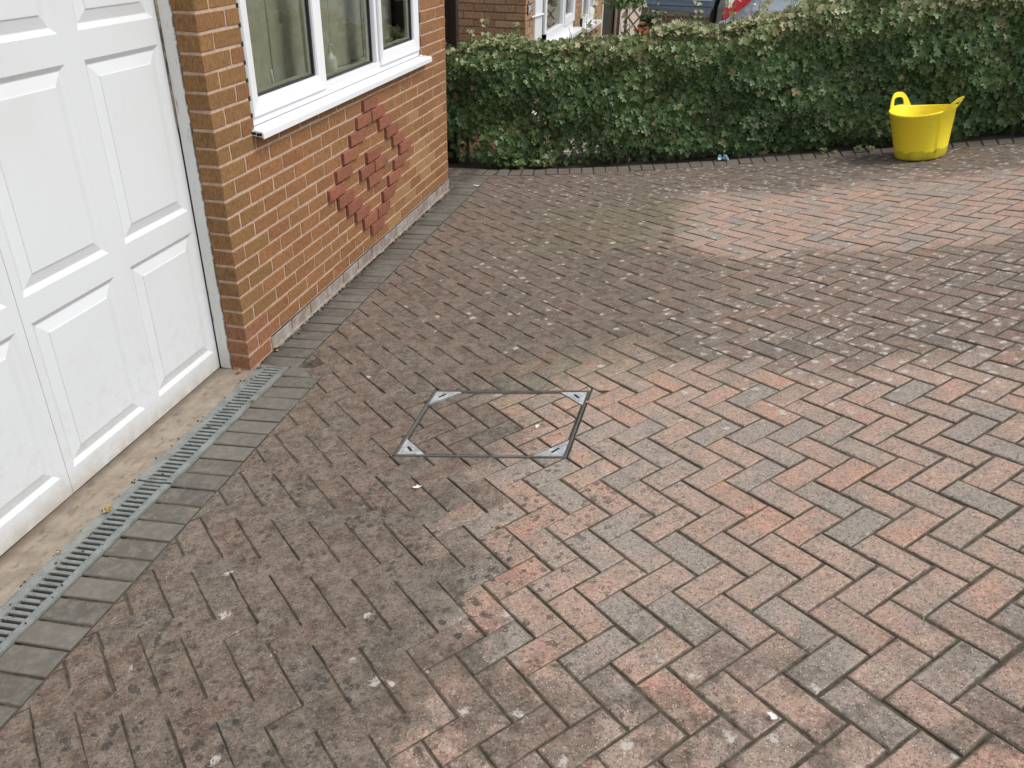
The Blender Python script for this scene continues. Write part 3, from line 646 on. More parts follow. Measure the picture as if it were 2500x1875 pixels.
MB().box(-.30, -.102, Y0 - .02, Y1 + .02, 1.10, 1.118).build('inner_windowsill', M_UPVC, house, .003)
# vertical blind hanging inside
bl = thing('vertical_blind', 'beige vertical strip blind hanging inside the near house window', 'blind', (-.22, 1.45, 2.1))
y = .36; k = 0
while y < 2.62:
    wv = random.uniform(.11, .17); dpt = random.uniform(-.03, .03)
    n_ = 6; v = []
    for i in range(n_ + 1):
        t = i / n_; yy = y + wv * t - 1.45; xx = dpt * t + .012 * math.sin(t * 3.1) + random.uniform(-.004, .004)
        v += [(xx, yy, -.02), (xx, yy, -.978)]
    m = mesh('slat', v, [(2 * i, 2 * i + 1, 2 * i + 3, 2 * i + 2) for i in range(n_)], M_BLIND, True); o = obj('slat', m, bl)
    y += wv * random.choice([.5, .6, .68, .75]); k += 1
MB().box(-.02, .03, -1.1, 1.19, -.02, .02).build('head_rail', M_UPVC, bl)
so_ = thing('soap_bottle', 'clear pump soap bottle standing inside on the window ledge', 'bottle', (-.125, 1.45, 1.118))
def lathe(pts, n=18):
    b = MB(); v = [(r * math.cos(2 * math.pi * j / n), r * math.sin(2 * math.pi * j / n), z) for r, z in pts for j in range(n)]
    f = [(i * n + j, i * n + (j + 1) % n, (i + 1) * n + (j + 1) % n, (i + 1) * n + j) for i in range(len(pts) - 1) for j in range(n)] + [tuple(range(n))[::-1], tuple((len(pts) - 1) * n + j for j in range(n))]
    return b.add(v, f)
lathe([(.034, 0), (.036, .005), (.036, .085), (.028, .102), (.013, .11), (.013, .122)]).build('bottle_body', M_BOTTLE, so_, 0, True)
b = lathe([(.012, .122), (.012, .135), (.005, .136), (.005, .155), (.009, .156), (.009, .163)], 10); b.tube([(0, -.005, .160), (0, .02, .162), (0, .036, .156)], .004, 5); b.build('pump', M_UPVC, so_)
hk = MB(); hk.tube([(-.088, .697, 1.262), (-.088, .699, 1.21), (-.088, .708, 1.185), (-.088, .735, 1.175), (-.085, .79, 1.185)], [.008, .007, .008, .009, .005], 6)
tag(hk.build('curtain_hook', M_UPVC, None, 0, True), 'white curved plastic hook lying inside behind the first window pane', 'hook')

# garage door ----------------------------------------------------------
gd = obj('garage_door', None, house)
XG = -.170
cols = [(-.462, -.028), (-1.004, -.562), (-1.516, -1.078), (-2.05, -1.612)]; rows = [(.088, .685), (.780, 1.458), (1.554, 2.05)]
ycuts = [-2.14, -1.0395 - 1.03, -1.0395, .004]
def door_leaf(ya, yb_, cc):
    b = MB(); zs = [-.006] + [z for r in rows for z in r] + [2.14]; ysx = [ya] + [y for c_ in sorted(cc) for y in c_] + [yb_]
    for i in range(len(ysx) - 1):
        for j in range(len(zs) - 1):
            if i % 2 == 1 and j % 2 == 1: continue
            b.add([(XG, ysx[i], zs[j]), (XG, ysx[i + 1], zs[j]), (XG, ysx[i + 1], zs[j + 1]), (XG, ysx[i], zs[j + 1])], [(0, 1, 2, 3)])
    b.add([(XG, ya, -.006), (XG, yb_, -.006), (XG - .035, yb_, -.006), (XG - .035, ya, -.006)], [(0, 1, 2, 3)]); b.add([(XG, yb_, -.006), (XG, yb_, 2.14), (XG - .035, yb_, 2.14), (XG - .035, yb_, -.006)], [(0, 1, 2, 3)]); b.add([(XG, ya, -.006), (XG, ya, 2.14), (XG - .035, ya, 2.14), (XG - .035, ya, -.006)], [(0, 1, 2, 3)])
    leaf = b.build('door_leaf', M_DOOR, gd)
    for (pa, pb) in cc:
        for (za, zb_) in rows:
            b = MB(); rings = [(0, 0), (.018, -.0105), (.021, -.0110), (.062, -.0022), (.0632, .0006), (.068, .0008)]
            v = []
            for ins, dp in rings: v += [(XG + dp, pa + ins, za + ins), (XG + dp, pb - ins, za + ins), (XG + dp, pb - ins, zb_ - ins), (XG + dp, pa + ins, zb_ - ins)]
            f = [(r * 4 + i, r * 4 + (i + 1) % 4, r * 4 + 4 + (i + 1) % 4, r * 4 + 4 + i) for r in range(len(rings) - 1) for i in range(4)] + [tuple(len(rings) * 4 - 4 + i for i in range(4))]
            b.add(v, f).build('panel', M_DOOR, leaf)
door_leaf(-1.0385, .004, cols[:2]); door_leaf(-2.09, -1.0405, cols[2:])
MB().box(XG - .034, XG - .004, -1.0405, -1.0385, 0, 2.14).build('seam', M_BLACK, gd)
b = MB(); b.box(-.205, -.117, .0, .0, 0, 0)
b = MB(); v = []
b.box(-.162, -.1045, -.0005, .030, -.008, 2.2).build('door_jamb', M_JAMB, gd, .003)
rj = MB(); pts = []
for i in range(14): pts.append((-.1640, -.001 - .001 * (i % 2), 1.12 + i * .08))
rj.tube([(x, y + .0, z) for x, y, z in pts], [.002 + .004 * random.random() * min(1, i / 4) for i in range(14)], 5).build('rotten_edge', M_ROT, gd)
MB().box(-.205, -.165, .0045, .03, -.01, 2.2).build('jamb_backing', M_BLACK, gd)
MB().box(-.16, -.07, -2.3, -.001, 2.145, 2.26).build('door_lintel', M_UPVC, gd)
MB().box(-2.6, -2.5, -3, .2, -.05, 2.5).box(-2.6, -.21, .11, .2, -.05, 2.5).build('garage_interior', M_ROOM, house)
MB().box(-.30, 0, -3.3, -2.12, -.25, 2.6).box(-.10, 0, -2.12, .009, 2.27, 2.6).build('wall_beside_door', M_PIER, house)

# ------------------------------------------------------------------ dark post past the corner
tag(MB().box(-.282, -.196, 4.10, 4.19, -.2, 2.4).box(-.288, -.262, 4.092, 4.10, -.2, 2.4).build('gate_post', M_POST, None, .004), 'dark brown square post between the house corner and the hedge', 'post')
fp = thing('side_fence', 'dark brown board fence in the gap behind the brown post', 'fence')
for k in range(12): MB().box(-.42 - k * .125, -.30 - k * .125, 4.15 + .004 * (k % 2), 4.17 + .004 * (k % 2), -.15, 1.9).build('board', M_POST, fp)

# ------------------------------------------------------------------ hedge
hedge = thing('hedge', 'clipped maple hedge with lobed green leaves behind the curved driveway edge', 'hedge')
TX = [-.6, -.368, 0, .377, .737, 1.088, 1.293, 1.565, 1.763, 1.96, 2.152, 2.339, 2.489, 2.574, 2.99, 3.5, 4.35, 5.5, 7.0]
TZ = [.94, .955, .95, .975, 1.01, 1.05, 1.08, 1.10, 1.135, 1.15, 1.19, 1.235, 1.295, 1.35, 1.46, 1.54, 1.64, 1.70, 1.75]
def top(x): return np.interp(x, TX, TZ)
ybv = np.vectorize(yb)
right = [(.0, .0), (.10, .10), (.36, .04), (.44, .12), (.34, .26), (.30, .32), (.52, .46), (.56, .60), (.42, .66), (.24, .62), (.20, .70), (.22, .88), (.10, 1.0), (.0, .98)]
mid = [(0, .33), (0, .66)]
def leafverts():
    R_v = [(x, y, -.10 * y * y + .22 * x) for x, y in right]; Mv = [(0, .33, -.01), (0, .66, -.043)]
    v = R_v + Mv + [(-x, y, z) for x, y, z in R_v[1:-1]]
    n = len(R_v); f1 = tuple(range(n)) + (n + 1, n); Lx = list(range(n + 2, n + 2 + n - 2))
    f2 = (0, n, n + 1, n - 1) + tuple(Lx[::-1]); return np.array(v), [f1, f2]
LV, LF = leafverts()
nL = 30000
def sample(n):
    typ = RNG.random(n); x = RNG.uniform(-.62, 6.6, n); u = RNG.random(n); t = top(x); base = np.array([zf(a, 4.3) for a in x])
    fy = ybv(x) + .035
    pos = np.zeros((n, 3)); nor = np.zeros((n, 3)); lump = .035 * np.sin(x * 5.3 + 1.3) + .03 * np.sin(x * 11.7)
    h = t - base; zz = u ** .9
    front = typ < .60; tp = (typ >= .60) & (typ < .80); ins = typ >= .80
    z = base + .02 + h * zz; bulge = .05 * np.sin(z * 9 + x * 3) + .04 * np.sin(z * 17 - x * 8) + lump
    y = fy + .03 - bulge * .7 + np.abs(RNG.normal(0, .045, n)) + .10 * (zz < .10) * (1 - zz * 10) + .16 * np.clip((zz - .86) / .14, 0, 1) ** 2
    pos[:, 0] = x; pos[:, 1] = y; pos[:, 2] = z; nor[:] = (0, -1, .35)
    q = tp; pos[q, 1] = fy[q] + RNG.uniform(.08, .6, q.sum()); pos[q, 2] = t[q] - np.abs(RNG.normal(0, .045, q.sum())) + .03 * np.sin(x[q] * 9) + .03 * np.sin(x[q] * 4 + 1); nor[q] = (0, -.15, 1)
    q = ins; pos[q, 1] = fy[q] + RNG.uniform(.15, .58, q.sum()); pos[q, 2] = base[q] + .08 + (h[q] - .08) * RNG.random(q.sum())
    # thin patches low on the left
    xx, zr = pos[:, 0], (pos[:, 2] - base) / h
    thin = (1 - zr) * np.clip(1.35 - xx * .6, .05, 1.15) * .86 + .24 * np.sin(xx * 6 + 2) * np.sin(zr * 9)
    keep = RNG.random(n) > np.clip(thin - .12, 0, .86)
    return pos[keep], nor[keep], zr[keep], typ[keep]
pos, nor, zr, typ = sample(int(nL * 1.7))
# upright shoots on top
sh = []
shoots = [(-.35, .10), (-.1, .12), (.05, .2), (.32, .16), (.9, .2), (.98, .26), (1.45, .24), (1.5, .16), (1.78, .18), (2.0, .34), (2.07, .2), (2.25, .26), (2.32, .2), (2.5, .16), (2.7, .12), (1.25, .3), (1.62, .1)]
tw = MB()
for sx, shh in shoots:
    y_ = yb(sx) + random.uniform(.12, .4); z_ = float(top(sx)) - .06; lean = random.uniform(-.15, .15); ptl = []
    for i in range(6): ptl.append((sx + lean * shh * i / 5, y_, z_ + (shh + .06) * i / 5))
    tw.tube(ptl, [.003 - .0004 * i for i in range(6)], 4)
    for i in range(2, 6):
        for sgn in (-1, 1): sh.append((ptl[i][0] + sgn * .02, y_ + random.uniform(-.02, .02), ptl[i][2]))
pos = np.vstack([pos, np.array(sh)]); nor = np.vstack([nor, np.tile((0, -.4, .9), (len(sh), 1))]); zr = np.concatenate([zr, np.ones(len(sh))]); typ = np.concatenate([typ, np.full(len(sh), .7)])
n = len(pos)
nr = nor + RNG.normal(0, .42, (n, 3)); nr /= np.linalg.norm(nr, axis=1)[:, None]
dn = np.tile((0., -.35, -1.), (n, 1)) + RNG.normal(0, .55, (n, 3)); tpm = (typ >= .6) & (typ < .8); dn[tpm] += (0, -.6, .8)
Yv = dn - nr * (dn * nr).sum(1)[:, None]; Yv /= np.linalg.norm(Yv, axis=1)[:, None]; Xv = np.cross(Yv, nr)
sz = RNG.uniform(.036, .062, n) * np.where(pos[:, 0] > 2.0, 1.12, 1) * np.where(tpm, .85, 1)
patch = .5 + .5 * np.sin(pos[:, 0] * 2.9 + 1.0) * np.sin(pos[:, 2] * 4.3 + pos[:, 0])
tint = np.clip(.12 + .36 * RNG.random(n) + .16 * patch + .30 * np.clip((zr - .70) / .30, 0, 1) + .20 * tpm * RNG.random(n) + .10 * np.clip(pos[:, 0] - 2.3, 0, 1) * zr, 0, .86)
rr = RNG.random(n); tint = np.where(rr < .022, RNG.uniform(.78, .95, n), tint); tint = np.where(rr > .9985, 1.0, tint); tint = np.where((rr > .95) & (zr < .5), .62, tint)
# biggest 300 in the picture become single leaves
dcam = np.linalg.norm(pos - np.array(CAM), axis=1); fac = np.clip((nr * (np.array(CAM) - pos)).sum(1) / dcam, 0, 1)
vis = (pos[:, 1] < ybv(pos[:, 0]) + .075) & (pos[:, 0] > -.1) & (pos[:, 0] < 4.4) & (zr < .97)
score = np.where(vis, sz * fac / dcam, 0); order = np.argsort(-score); single = order[:300]; restm = np.ones(n, bool); restm[single] = False
lm = mesh('leaf', [tuple(p) for p in LV], LF, M_LEAF_O)
for i in single:
    o = obj('leaf', lm, hedge)
    o.matrix_world = Matrix(((*(Xv[i] * sz[i]), ), (*(Yv[i] * sz[i]), ), (*(nr[i] * sz[i]), ))).transposed().to_4x4(); o.location = pos[i]; o['tint'] = float(tint[i])
pr = pos[restm]; k = len(pr); nv = len(LV)
V = pr[:, None, :] + sz[restm][:, None, None] * (LV[None, :, 0:1] * Xv[restm][:, None, :] + LV[None, :, 1:2] * Yv[restm][:, None, :] + LV[None, :, 2:3] * nr[restm][:, None, :] * RNG.uniform(.4, 1.8, (k, 1, 1)))
me = bpy.data.meshes.new('foliage'); me.vertices.add(k * nv); me.vertices.foreach_set('co', V.reshape(-1))
fl = [len(q) for q in LF]; per = sum(fl); idx = np.concatenate([np.array(q) for q in LF]); me.loops.add(k * per); me.polygons.add(k * len(LF))
me.loops.foreach_set('vertex_index', (np.arange(k)[:, None] * nv + idx[None, :]).reshape(-1).astype(np.int32))
starts = np.cumsum([0] + fl[:-1]); me.polygons.foreach_set('loop_start', (np.arange(k)[:, None] * per + starts[None, :]).reshape(-1).astype(np.int32)); 
me.update(calc_edges=True); me.materials.append(M_LEAF)
at = me.attributes.new('tint', 'FLOAT', 'POINT'); at.data.foreach_set('value', np.repeat(tint[restm], nv).astype(np.float32))
o = obj('foliage', me, hedge); o['kind'] = 'stuff'
for k_ in range(1500):
    x = random.uniform(-.6, 6.5); y_ = yb(x) + random.uniform(.09, .55); z_ = zf(x, 4.3) + random.random() * (float(top(x)) - zf(x, 4.3) - .08)
    d = Vector((random.gauss(0, .5), random.gauss(-.1, .5), random.gauss(.6, .4))).normalized() * random.uniform(.1, .3)
    tw.tube([(x, y_, z_), tuple(Vector((x, y_, z_)) + d * .5 + Vector((random.gauss(0, .01), 0, 0))), tuple(Vector((x, y_, z_)) + d)], [.0035, .0025, .0012], 3, False)
o = tw.build('twigs', M_TWIG, hedge); o['kind'] = 'stuff'
for x in (-.08, .62, 1.18, 1.32, 1.75, 2.2, 2.7, 3.2, 3.75, 4.3, 4.9, 5.5):
    y_ = yb(x) + .12; z_ = zf(x, 4.3) - .1; l = random.uniform(-.08, .08)
    MB().tube([(x, y_, z_), (x + l * .3, y_ + .02, z_ + .25), (x + l, y_ + .05, z_ + .55), (x + l * 1.6, y_ + .09, z_ + .95)], [.019, .015, .013, .006], 7).build('stem', M_TWIG, hedge, 0, True)
# soil strip
xs = list(np.arange(-2, 6.8, .12)); v = []
for x in xs:
    for dy, dz in ((-.01, -.055), (.10, -.03 + random.uniform(-.01, .012)), (.35, -.02 + random.uniform(-.015, .015)), (.75, -.06)): v.append((x, yb(x) + dy, zf(x, 4.3) + dz + (.02 if dy > 0 else 0)))
struct('hedge_bed', mesh('hedge_bed', v, [(i * 4 + j, i * 4 + 4 + j, i * 4 + 5 + j, i * 4 + 1 + j) for i in range(len(xs) - 1) for j in range(3)], M_SOIL))
# low weeds at the foot of the hedge
def leafobj(name, pts_, mat, label, cat, group=None, s=.03, flatness=.3, tintv=.6):
    vv, ff = [], []
    for (x, y_, z_) in pts_:
        nrm = Vector((random.gauss(0, flatness), random.gauss(-.3, flatness), 1)).normalized(); a = random.uniform(0, 6.28); X = Vector((math.cos(a), math.sin(a), 0)); X = (X - nrm * X.dot(nrm)).normalized(); Y = nrm.cross(X); sc = s * random.uniform(.7, 1.25); k0 = len(vv)
        vv += [tuple(Vector((x, y_, z_)) + (X * p[0] + Y * p[1] + nrm * p[2] * 1.5) * sc) for p in LV]; ff += [tuple(i + k0 for i in q) for q in LF]
    m_ = mesh(name, vv, ff, mat)
    if mat is M_LEAF: at_ = m_.attributes.new('tint', 'FLOAT', 'POINT'); at_.data.foreach_set('value', [tintv + random.uniform(-.06, .06) for _ in vv])
    return tag(obj(name, m_), label, cat, group)
def patchpts(cx, cy, rx, ry, n, h): return [(cx + random.uniform(-1.5, 1.5) * rx, cy + random.uniform(-1.5, 1.5) * ry, zf(cx, cy) + .01 + random.random() * h) for _ in range(n)]
leafobj('weed_plant', patchpts(.30, 3.965, .10, .035, 60, .11), M_LEAF, 'bright green low weed under the left end of the hedge', 'weed', group='weeds at the foot of the hedge', s=.05, tintv=.52)
leafobj('weed_plant', patchpts(.60, 3.985, .04, .03, 22, .08), M_LEAF, 'small green weed with pale leaves right of the bigger weed', 'weed', group='weeds at the foot of the hedge', s=.045, tintv=.6)
leafobj('weed_plant', patchpts(2.95, 4.20, .045, .02, 10, .03), M_LEAF, 'tiny bright weed at the hedge foot left of the yellow tub', 'weed', group='weeds at the foot of the hedge', s=.035, tintv=.62)
leafobj('weed_plant', patchpts(3.22, 4.16, .05, .02, 16, .04), M_LEAF, 'small weed almost hidden behind the left side of the yellow tub', 'weed', group='weeds at the foot of the hedge', s=.035, tintv=.62)
# orange dead leaves on top, blue scrap at foot
v, f = [], []; oc = Vector((1.365, yb(1.365) + .13, 1.125))
for k in range(16):
    c = oc + Vector((random.gauss(0, .035), random.gauss(0, .02), random.gauss(0, .024))); ax = Vector((random.gauss(0, 1), random.gauss(0, 1), random.gauss(0, 1))).normalized(); ay = ax.orthogonal().normalized(); az = ax.cross(ay); k0 = len(v)
    for i in range(5):
        for j in range(3):
            a = (j - 1) * .9; w_ = .020 * math.sin(math.pi * (i + .5) / 5); v.append(tuple(c + ax * (i - 2) * .014 + ay * math.sin(a) * w_ + az * (math.cos(a) * w_ + .004 * (i - 2) ** 2)))
    for i in range(4):
        for j in range(2): f.append((k0 + i * 3 + j, k0 + i * 3 + j + 1, k0 + i * 3 + j + 4, k0 + i * 3 + j + 3))
tag(obj('dead_leaves', mesh('dead_leaves', v, f, M_RUST)), 'clump of curled orange dead leaves caught on the hedge top', 'leaves')
def crumple(name, c, sx, sy, h, mat, label, cat, n=5, rz=0, group=None):
    v = [(math.cos(rz) * (i / n - .5) * sx - math.sin(rz) * (j / n - .5) * sy + random.gauss(0, sx * .04), math.sin(rz) * (i / n - .5) * sx + math.cos(rz) * (j / n - .5) * sy + random.gauss(0, sy * .04), abs(random.gauss(.3, .3)) * h + .002) for j in range(n + 1) for i in range(n + 1)]
    f = [(j * (n + 1) + i, j * (n + 1) + i + 1, (j + 1) * (n + 1) + i + 1, (j + 1) * (n + 1) + i) for j in range(n) for i in range(n)]
    return tag(obj(name, mesh(name, v, f, mat), None, (c[0], c[1], zf(c[0], c[1]) + .003 if len(c) < 3 else c[2])), label, cat, group)
crumple('plastic_scrap', (2.13, 4.15), .09, .05, .05, M_BLUE, 'crumpled pale blue plastic scrap at the foot of the hedge', 'litter')

# ------------------------------------------------------------------ yellow tub
gx, gy = zgrad(3.57, 3.80); nrm = Vector((-gx, -gy, 1)).normalized()
tub = tag(obj('tub', None), 'yellow flexible two handled builders tub standing near the hedge', 'tub')
X = Vector((1, 0, gx)).normalized(); Yt = nrm.cross(X); tub.matrix_world = Matrix.Translation((3.575, 3.80, zf(3.575, 3.80) + .004)) @ Matrix((X, Yt, nrm)).transposed().to_4x4()
prof = [(.0, .0), (.150, .0), (.166, .004), (.176, .018), (.181, .05), (.2225, .335), (.228, .338), (.2295, .345), (.2265, .351), (.219, .350), (.2165, .343), (.176, .055), (.168, .016), (.0, .012)]
nS = 72; b = MB(); v = []
for r, z in prof:
    for j in range(nS):
        a = 2 * math.pi * j / nS; zz = z
        if z > .3: zz += .010 * math.cos(2 * (a - math.radians(-30)))
        v.append((r * math.cos(a) * (1 + .01 * math.cos(2 * a)), r * math.sin(a), zz))
f = [(i * nS + j, i * nS + (j + 1) % nS, (i + 1) * nS + (j + 1) % nS, (i + 1) * nS + j) for i in range(len(prof) - 1) for j in range(nS)]
b.add(v, f).build('tub_body', M_TUB, tub, 0, True)
b = MB(); 
for ang in (-65, -68.5): a = math.radians(ang); b.tube([(.1825 * math.cos(a), .1825 * math.sin(a), .05), (.2228 * math.cos(a), .2228 * math.sin(a), .33)], .0018, 4)
b.build('mould_line', M_TUB, tub)
def handle(a0, lean, HH=.118, hw=.50):
    # flat loop rising from the rim: outer arch minus hand hole, following the rim curve
    n = 28; out, inn = [], []
    def P(s, h, thick):                     # s in -1..1 along the rim, h height
        a = a0 + s * hw; r = .2275 + lean * h + thick
        return (r * math.cos(a), r * math.sin(a), .340 + .010 * math.cos(2 * (a - math.radians(-30))) + h)
    for i in range(n + 1):
        s = -1 + 2 * i / n; h = HH * (max(0, 1 - abs(s) ** 3.2)) ** .75 if abs(s) < 1 else 0; out.append((s * (1 - .18 * min(1, h / HH)), h))
    for i in range(n + 1):
        t = math.pi * (1 - i / n); ss_ = .46 * math.copysign(abs(math.cos(t)) ** .6, math.cos(t)); hh = .022 + (HH - .060) * abs(math.sin(t)) ** .6; inn.append((ss_, hh))
    v, f = [], []
    for th in (-.0035, .0035):
        v += [P(s, h, th) for s, h in out]; v += [P(s, h, th) for s, h in inn]
    m = n + 1; K = 2 * m
    for i in range(n):
        f += [(i, i + 1, m + i + 1, m + i), (K + i, K + m + i, K + m + i + 1, K + i + 1), (i, K + i, K + i + 1, i + 1), (m + i, m + i + 1, K + m + i + 1, K + m + i)]
    # band below the hand hole, between rim and hole
    k0 = len(v); 
    for th in (-.0035, .0035):
        for i in range(n + 1): s = -.46 + .92 * i / n; v += [P(s, -.004, th), P(s, .022, th)]
    q = 2 * m
    for i in range(n): a = k0 + 2 * i; f += [(a, a + 2, a + 3, a + 1), (a + q, a + 1 + q, a + 3 + q, a + 2 + q), (a + 1, a + 3, a + 3 + q, a + 1 + q)]
    # side webs from arch foot to hole
    for sg in (0, 1):
        pass
    f += [(0, m, k0, k0 + 1)[:4]] if False else []
    for side, io in ((0, 0), (n, n)):
        s_in = inn[side][0]; A = [P(out[side][0], -.004, 0), P(s_in, -.004, 0), P(s_in, .024, 0), P(out[min(max(side, 3), n - 3)][0], out[min(max(side, 3), n - 3)][1], 0)]
        for th in (-.003, .003):
            kk = len(v); v += [P(out[side][0], -.004, th), P(s_in, -.004, th), P(s_in, .024, th), P(out[min(max(side, 2), n - 2)][0], out[min(max(side, 2), n - 2)][1], th)]; f.append((kk, kk + 1, kk + 2, kk + 3))
    return MB().add(v, f).build('handle', M_TUB, tub)
handle(math.radians(129), .02); handle(math.radians(-38), .62, .086, .46)

# ------------------------------------------------------------------ neighbour house beyond the hedge
nh = thing('neighbouring_house', 'buff brick house beyond the hedge with white framed side windows', 'house')
NX = -.020; NY = 6.0
wn = MB().box(-5, NX - .008, NY + .008, NY + .1, -.7, 2.9).box(-.12, NX - .008, NY + .1, 6.41, -.7, 2.9).box(-.12, NX - .008, 6.41, 9.0, -.7, .50).box(-.12, NX - .008, 9.0, 9.62, -.7, 2.9).box(-.12, NX - .008, 9.62, 10.86, -.7, .45).box(-.12, NX - .008, 10.86, 11.9, -.7, 2.9).build('wall', M_MORT2, nh)
cnt = 0; hi = MB()
for c in range(0, 41):
    z0 = -.597 + .0745 * c; z1 = z0 + .062; offx = 0 if c % 2 else .1125
    x1 = NX
    xa = NX; first = True; row = 0
    while xa > -3.2:
        w_ = .1025 if (first and c % 2 == 0) else .215
        if xa > -1.55 and c < 26: 
            nm = M_RED if c == 1 else M_NBRICK; o = brick(xa - w_, xa, NY, NY + .1025, z0, z1, nm, wn, var=3); cnt += 1
        else: hi.box(xa - w_, xa, NY, NY + .1, z0, z1)
        xa -= w_ + .010; first = False
    ya = NY + (.2250 if c % 2 == 0 else .1125)
    while ya < 11.88:
        yb2 = min(ya + .215, 11.88)
        seg = [(ya, yb2)]
        zc_ = (z0 + z1) / 2
        for wa, wb_, zl in ((6.41, 9.0, .50), (9.62, 10.86, .45)):
            if zc_ > zl:
                ns = []
                for p, q in seg:
                    if q <= wa or p >= wb_: ns.append((p, q)); continue
                    if p < wa: ns.append((p, wa))
                    if q > wb_: ns.append((wb_, q))
                seg = ns
        for p, q in seg:
            if q - p > .03:
                if 10 < c < 26 and cnt < 290: brick(NX - .1, NX, p, q, z0, z1, M_NBRICK, wn); cnt += 1
                else: hi.box(NX - .1, NX, p, q, z0, z1)
        ya += .225
o = hi.build('brick', M_NBRICK, wn); o['kind'] = 'stuff'
def nwin(y0, y1, zb_, mull, label=None):
    w = obj('window', None, nh); b = MB(); zt = 2.3
    b.box(-.09, NX + .012, y0, y0 + .11, zb_, zt).box(-.09, NX + .012, y1 - .07, y1, zb_, zt).box(-.09, NX + .012, y0, y1, zb_ - .001, zb_ + .13).box(-.09, NX + .010, mull, mull + .12, zb_ + .13, zt).build('frame', M_UPVC, w, .003)
    frame_ring(mull + .09, y1 - .04, zb_ + .09, zt, .10, -.07, NX + .026, 'sash', w)
    MB().box(-.05, -.046, y0 + .11, y1 - .07, zb_ + .13, zt).build('pane', M_GLASS, w)
    MB().box(-.09, NX + .13, y0 - .05, y1 + .10, zb_ - .05, zb_ - .002).build('windowsill', M_UPVC, w, .004)
    n_ = 60; v = []
    for i in range(n_ + 1): v += [(-.20 + .02 * math.sin(i * 1.7) + random.uniform(-.006, .006), y0 + .05 + (y1 - y0 - .1) * i / n_, z) for z in (zb_, zt)]
    obj('curtain', mesh('curtain', v, [(2 * i, 2 * i + 1, 2 * i + 3, 2 * i + 2) for i in range(n_)], M_BLIND), w)
nwin(6.98, 9.0, .60, 8.12); nwin(9.64, 10.84, .52, 10.25)
b = MB().box(-.09, NX + .015, 6.42, 6.80, -.5, 2.3).build('door_panel', M_UPVC, nh, .004)
MB().box(-.07, -.03, 6.80, 6.98, -.5, 2.3).build('dark_glazing', M_GLASS, nh)
MB().tube([(NX + .02, 6.22, .985), (NX + .03, 6.5, .975), (NX + .03, 6.80, .965)], .009, 6).build('door_stay', M_UPVC, b)
MB().box(-2.2, -2.1, 6.1, 11.8, -.6, 2.6).build('inner_wall', M_ROOM, nh)
MB().box(-5, .3, 5.7, 12.2, 2.9, 2.98).build('roof_eaves', M_TILE, nh)
# number plaque: arched black plate with white number
pl = MB(); arch = [(-.078, -.055), (.078, -.055), (.078, .020), (.055, .036), (.035, .058), (.012, .070), (-.012, .070), (-.035, .058), (-.055, .036), (-.078, .020)]
pl.extr([(a, z_) for a, z_ in arch], NX + .002, NX + .012, 'x'); o = pl.build('number_plaque', M_PLAQUE, nh, .0015); o.location = (0, 6.135, 1.078)
ring = MB()
for k in range(len(arch)):
    p, q = arch[k], arch[(k + 1) % len(arch)]; ring.tube([(NX + .0125, p[0] * .88, p[1] * .88 + .003), (NX + .0125, q[0] * .88, q[1] * .88 + .003)], .0018, 4)
ring.build('rim', M_UPVC, o)
cu = bpy.data.curves.new('number', 'FONT'); cu.body = '24'; cu.size = .085; cu.align_x = 'CENTER'; cu.align_y = 'CENTER'; cu.extrude = .0015; cu.materials.append(M_UPVC)
t_ = obj('number', cu, o, (NX + .0135, 0, -.008), (math.pi / 2, 0, math.pi / 2))
dg = bpy.context.evaluated_depsgraph_get(); tm = bpy.data.meshes.new_from_object(t_.evaluated_get(dg)); mw = (t_.location.copy(), t_.rotation_euler.copy()); bpy.data.objects.remove(t_); obj('number', tm, o, *mw)

# grey-green side door panel, pipe, trellis, fence
sd = thing('side_gate', 'tall grey green door panel beside the far end of neighbouring house', 'gate', (0, 0, 0))
MB().box(-.015, .15, 12.0, 12.06, -.5, 2.2).build('panel', M_GREYDOOR, sd); MB().box(.15, .185, 11.985, 12.06, -.5, 2.2).build('frame', M_BLACK, sd)
tag(MB().tube([(.215, 11.95, -.5), (.215, 11.95, 2.2)], .03, 10).build('downpipe', flat('grey_pipe', (.45, .46, .45), .5), None, 0, True), 'pale grey downpipe right of the grey green gate', 'pipe')
for k, (px_, w_) in enumerate(((.34, .045), (.46, .04))): tag(MB().box(px_, px_ + w_, 10.98, 11.03, -.5, 2.0).build('trellis_post', M_BROWN), ['slim brown post next to the pale downpipe', 'slim brown post on the left edge of the lattice trellis'][k], 'post')
tl = thing('trellis', 'brown diagonal lattice trellis panel left of the board fence', 'trellis')
for sgn in (1, -1):
    for k in range(9):
        z = -.2 + k * .2; m_ = Matrix.Rotation(sgn * math.radians(50), 3, 'Y'); MB().box(-.36, .36, -.006, .006, -.012, .012, m_, (.72, 10.6 + .012 * sgn, z)).build('lattice_strip', M_FENCE, tl)
fe = thing('board_fence', 'weathered brown vertical board fence behind the parked car', 'fence')
x = .80; k = 0
while x < 6.5:
    MB().box(x, x + .098, 10.0 + .012 * (k % 2), 10.018 + .012 * (k % 2), -.4, .80 - .008 * (x - .7) + random.uniform(-.004, .004)).build('board', M_FENCE, fe); x += .1; k += 1
MB().box(.8, 6.5, 9.985, 9.999, .70, .745).build('rail', M_FENCE, fe)
leafobj('conifer_shrub', [(.62 + random.gauss(0, .16), 9.85 + random.gauss(0, .1), .80 + abs(random.gauss(0, .16))) for _ in range(500)], M_LEAF, 'feathery green shrub above the trellis at the hedge back', 'shrub', s=.05, flatness=.9, tintv=.48)
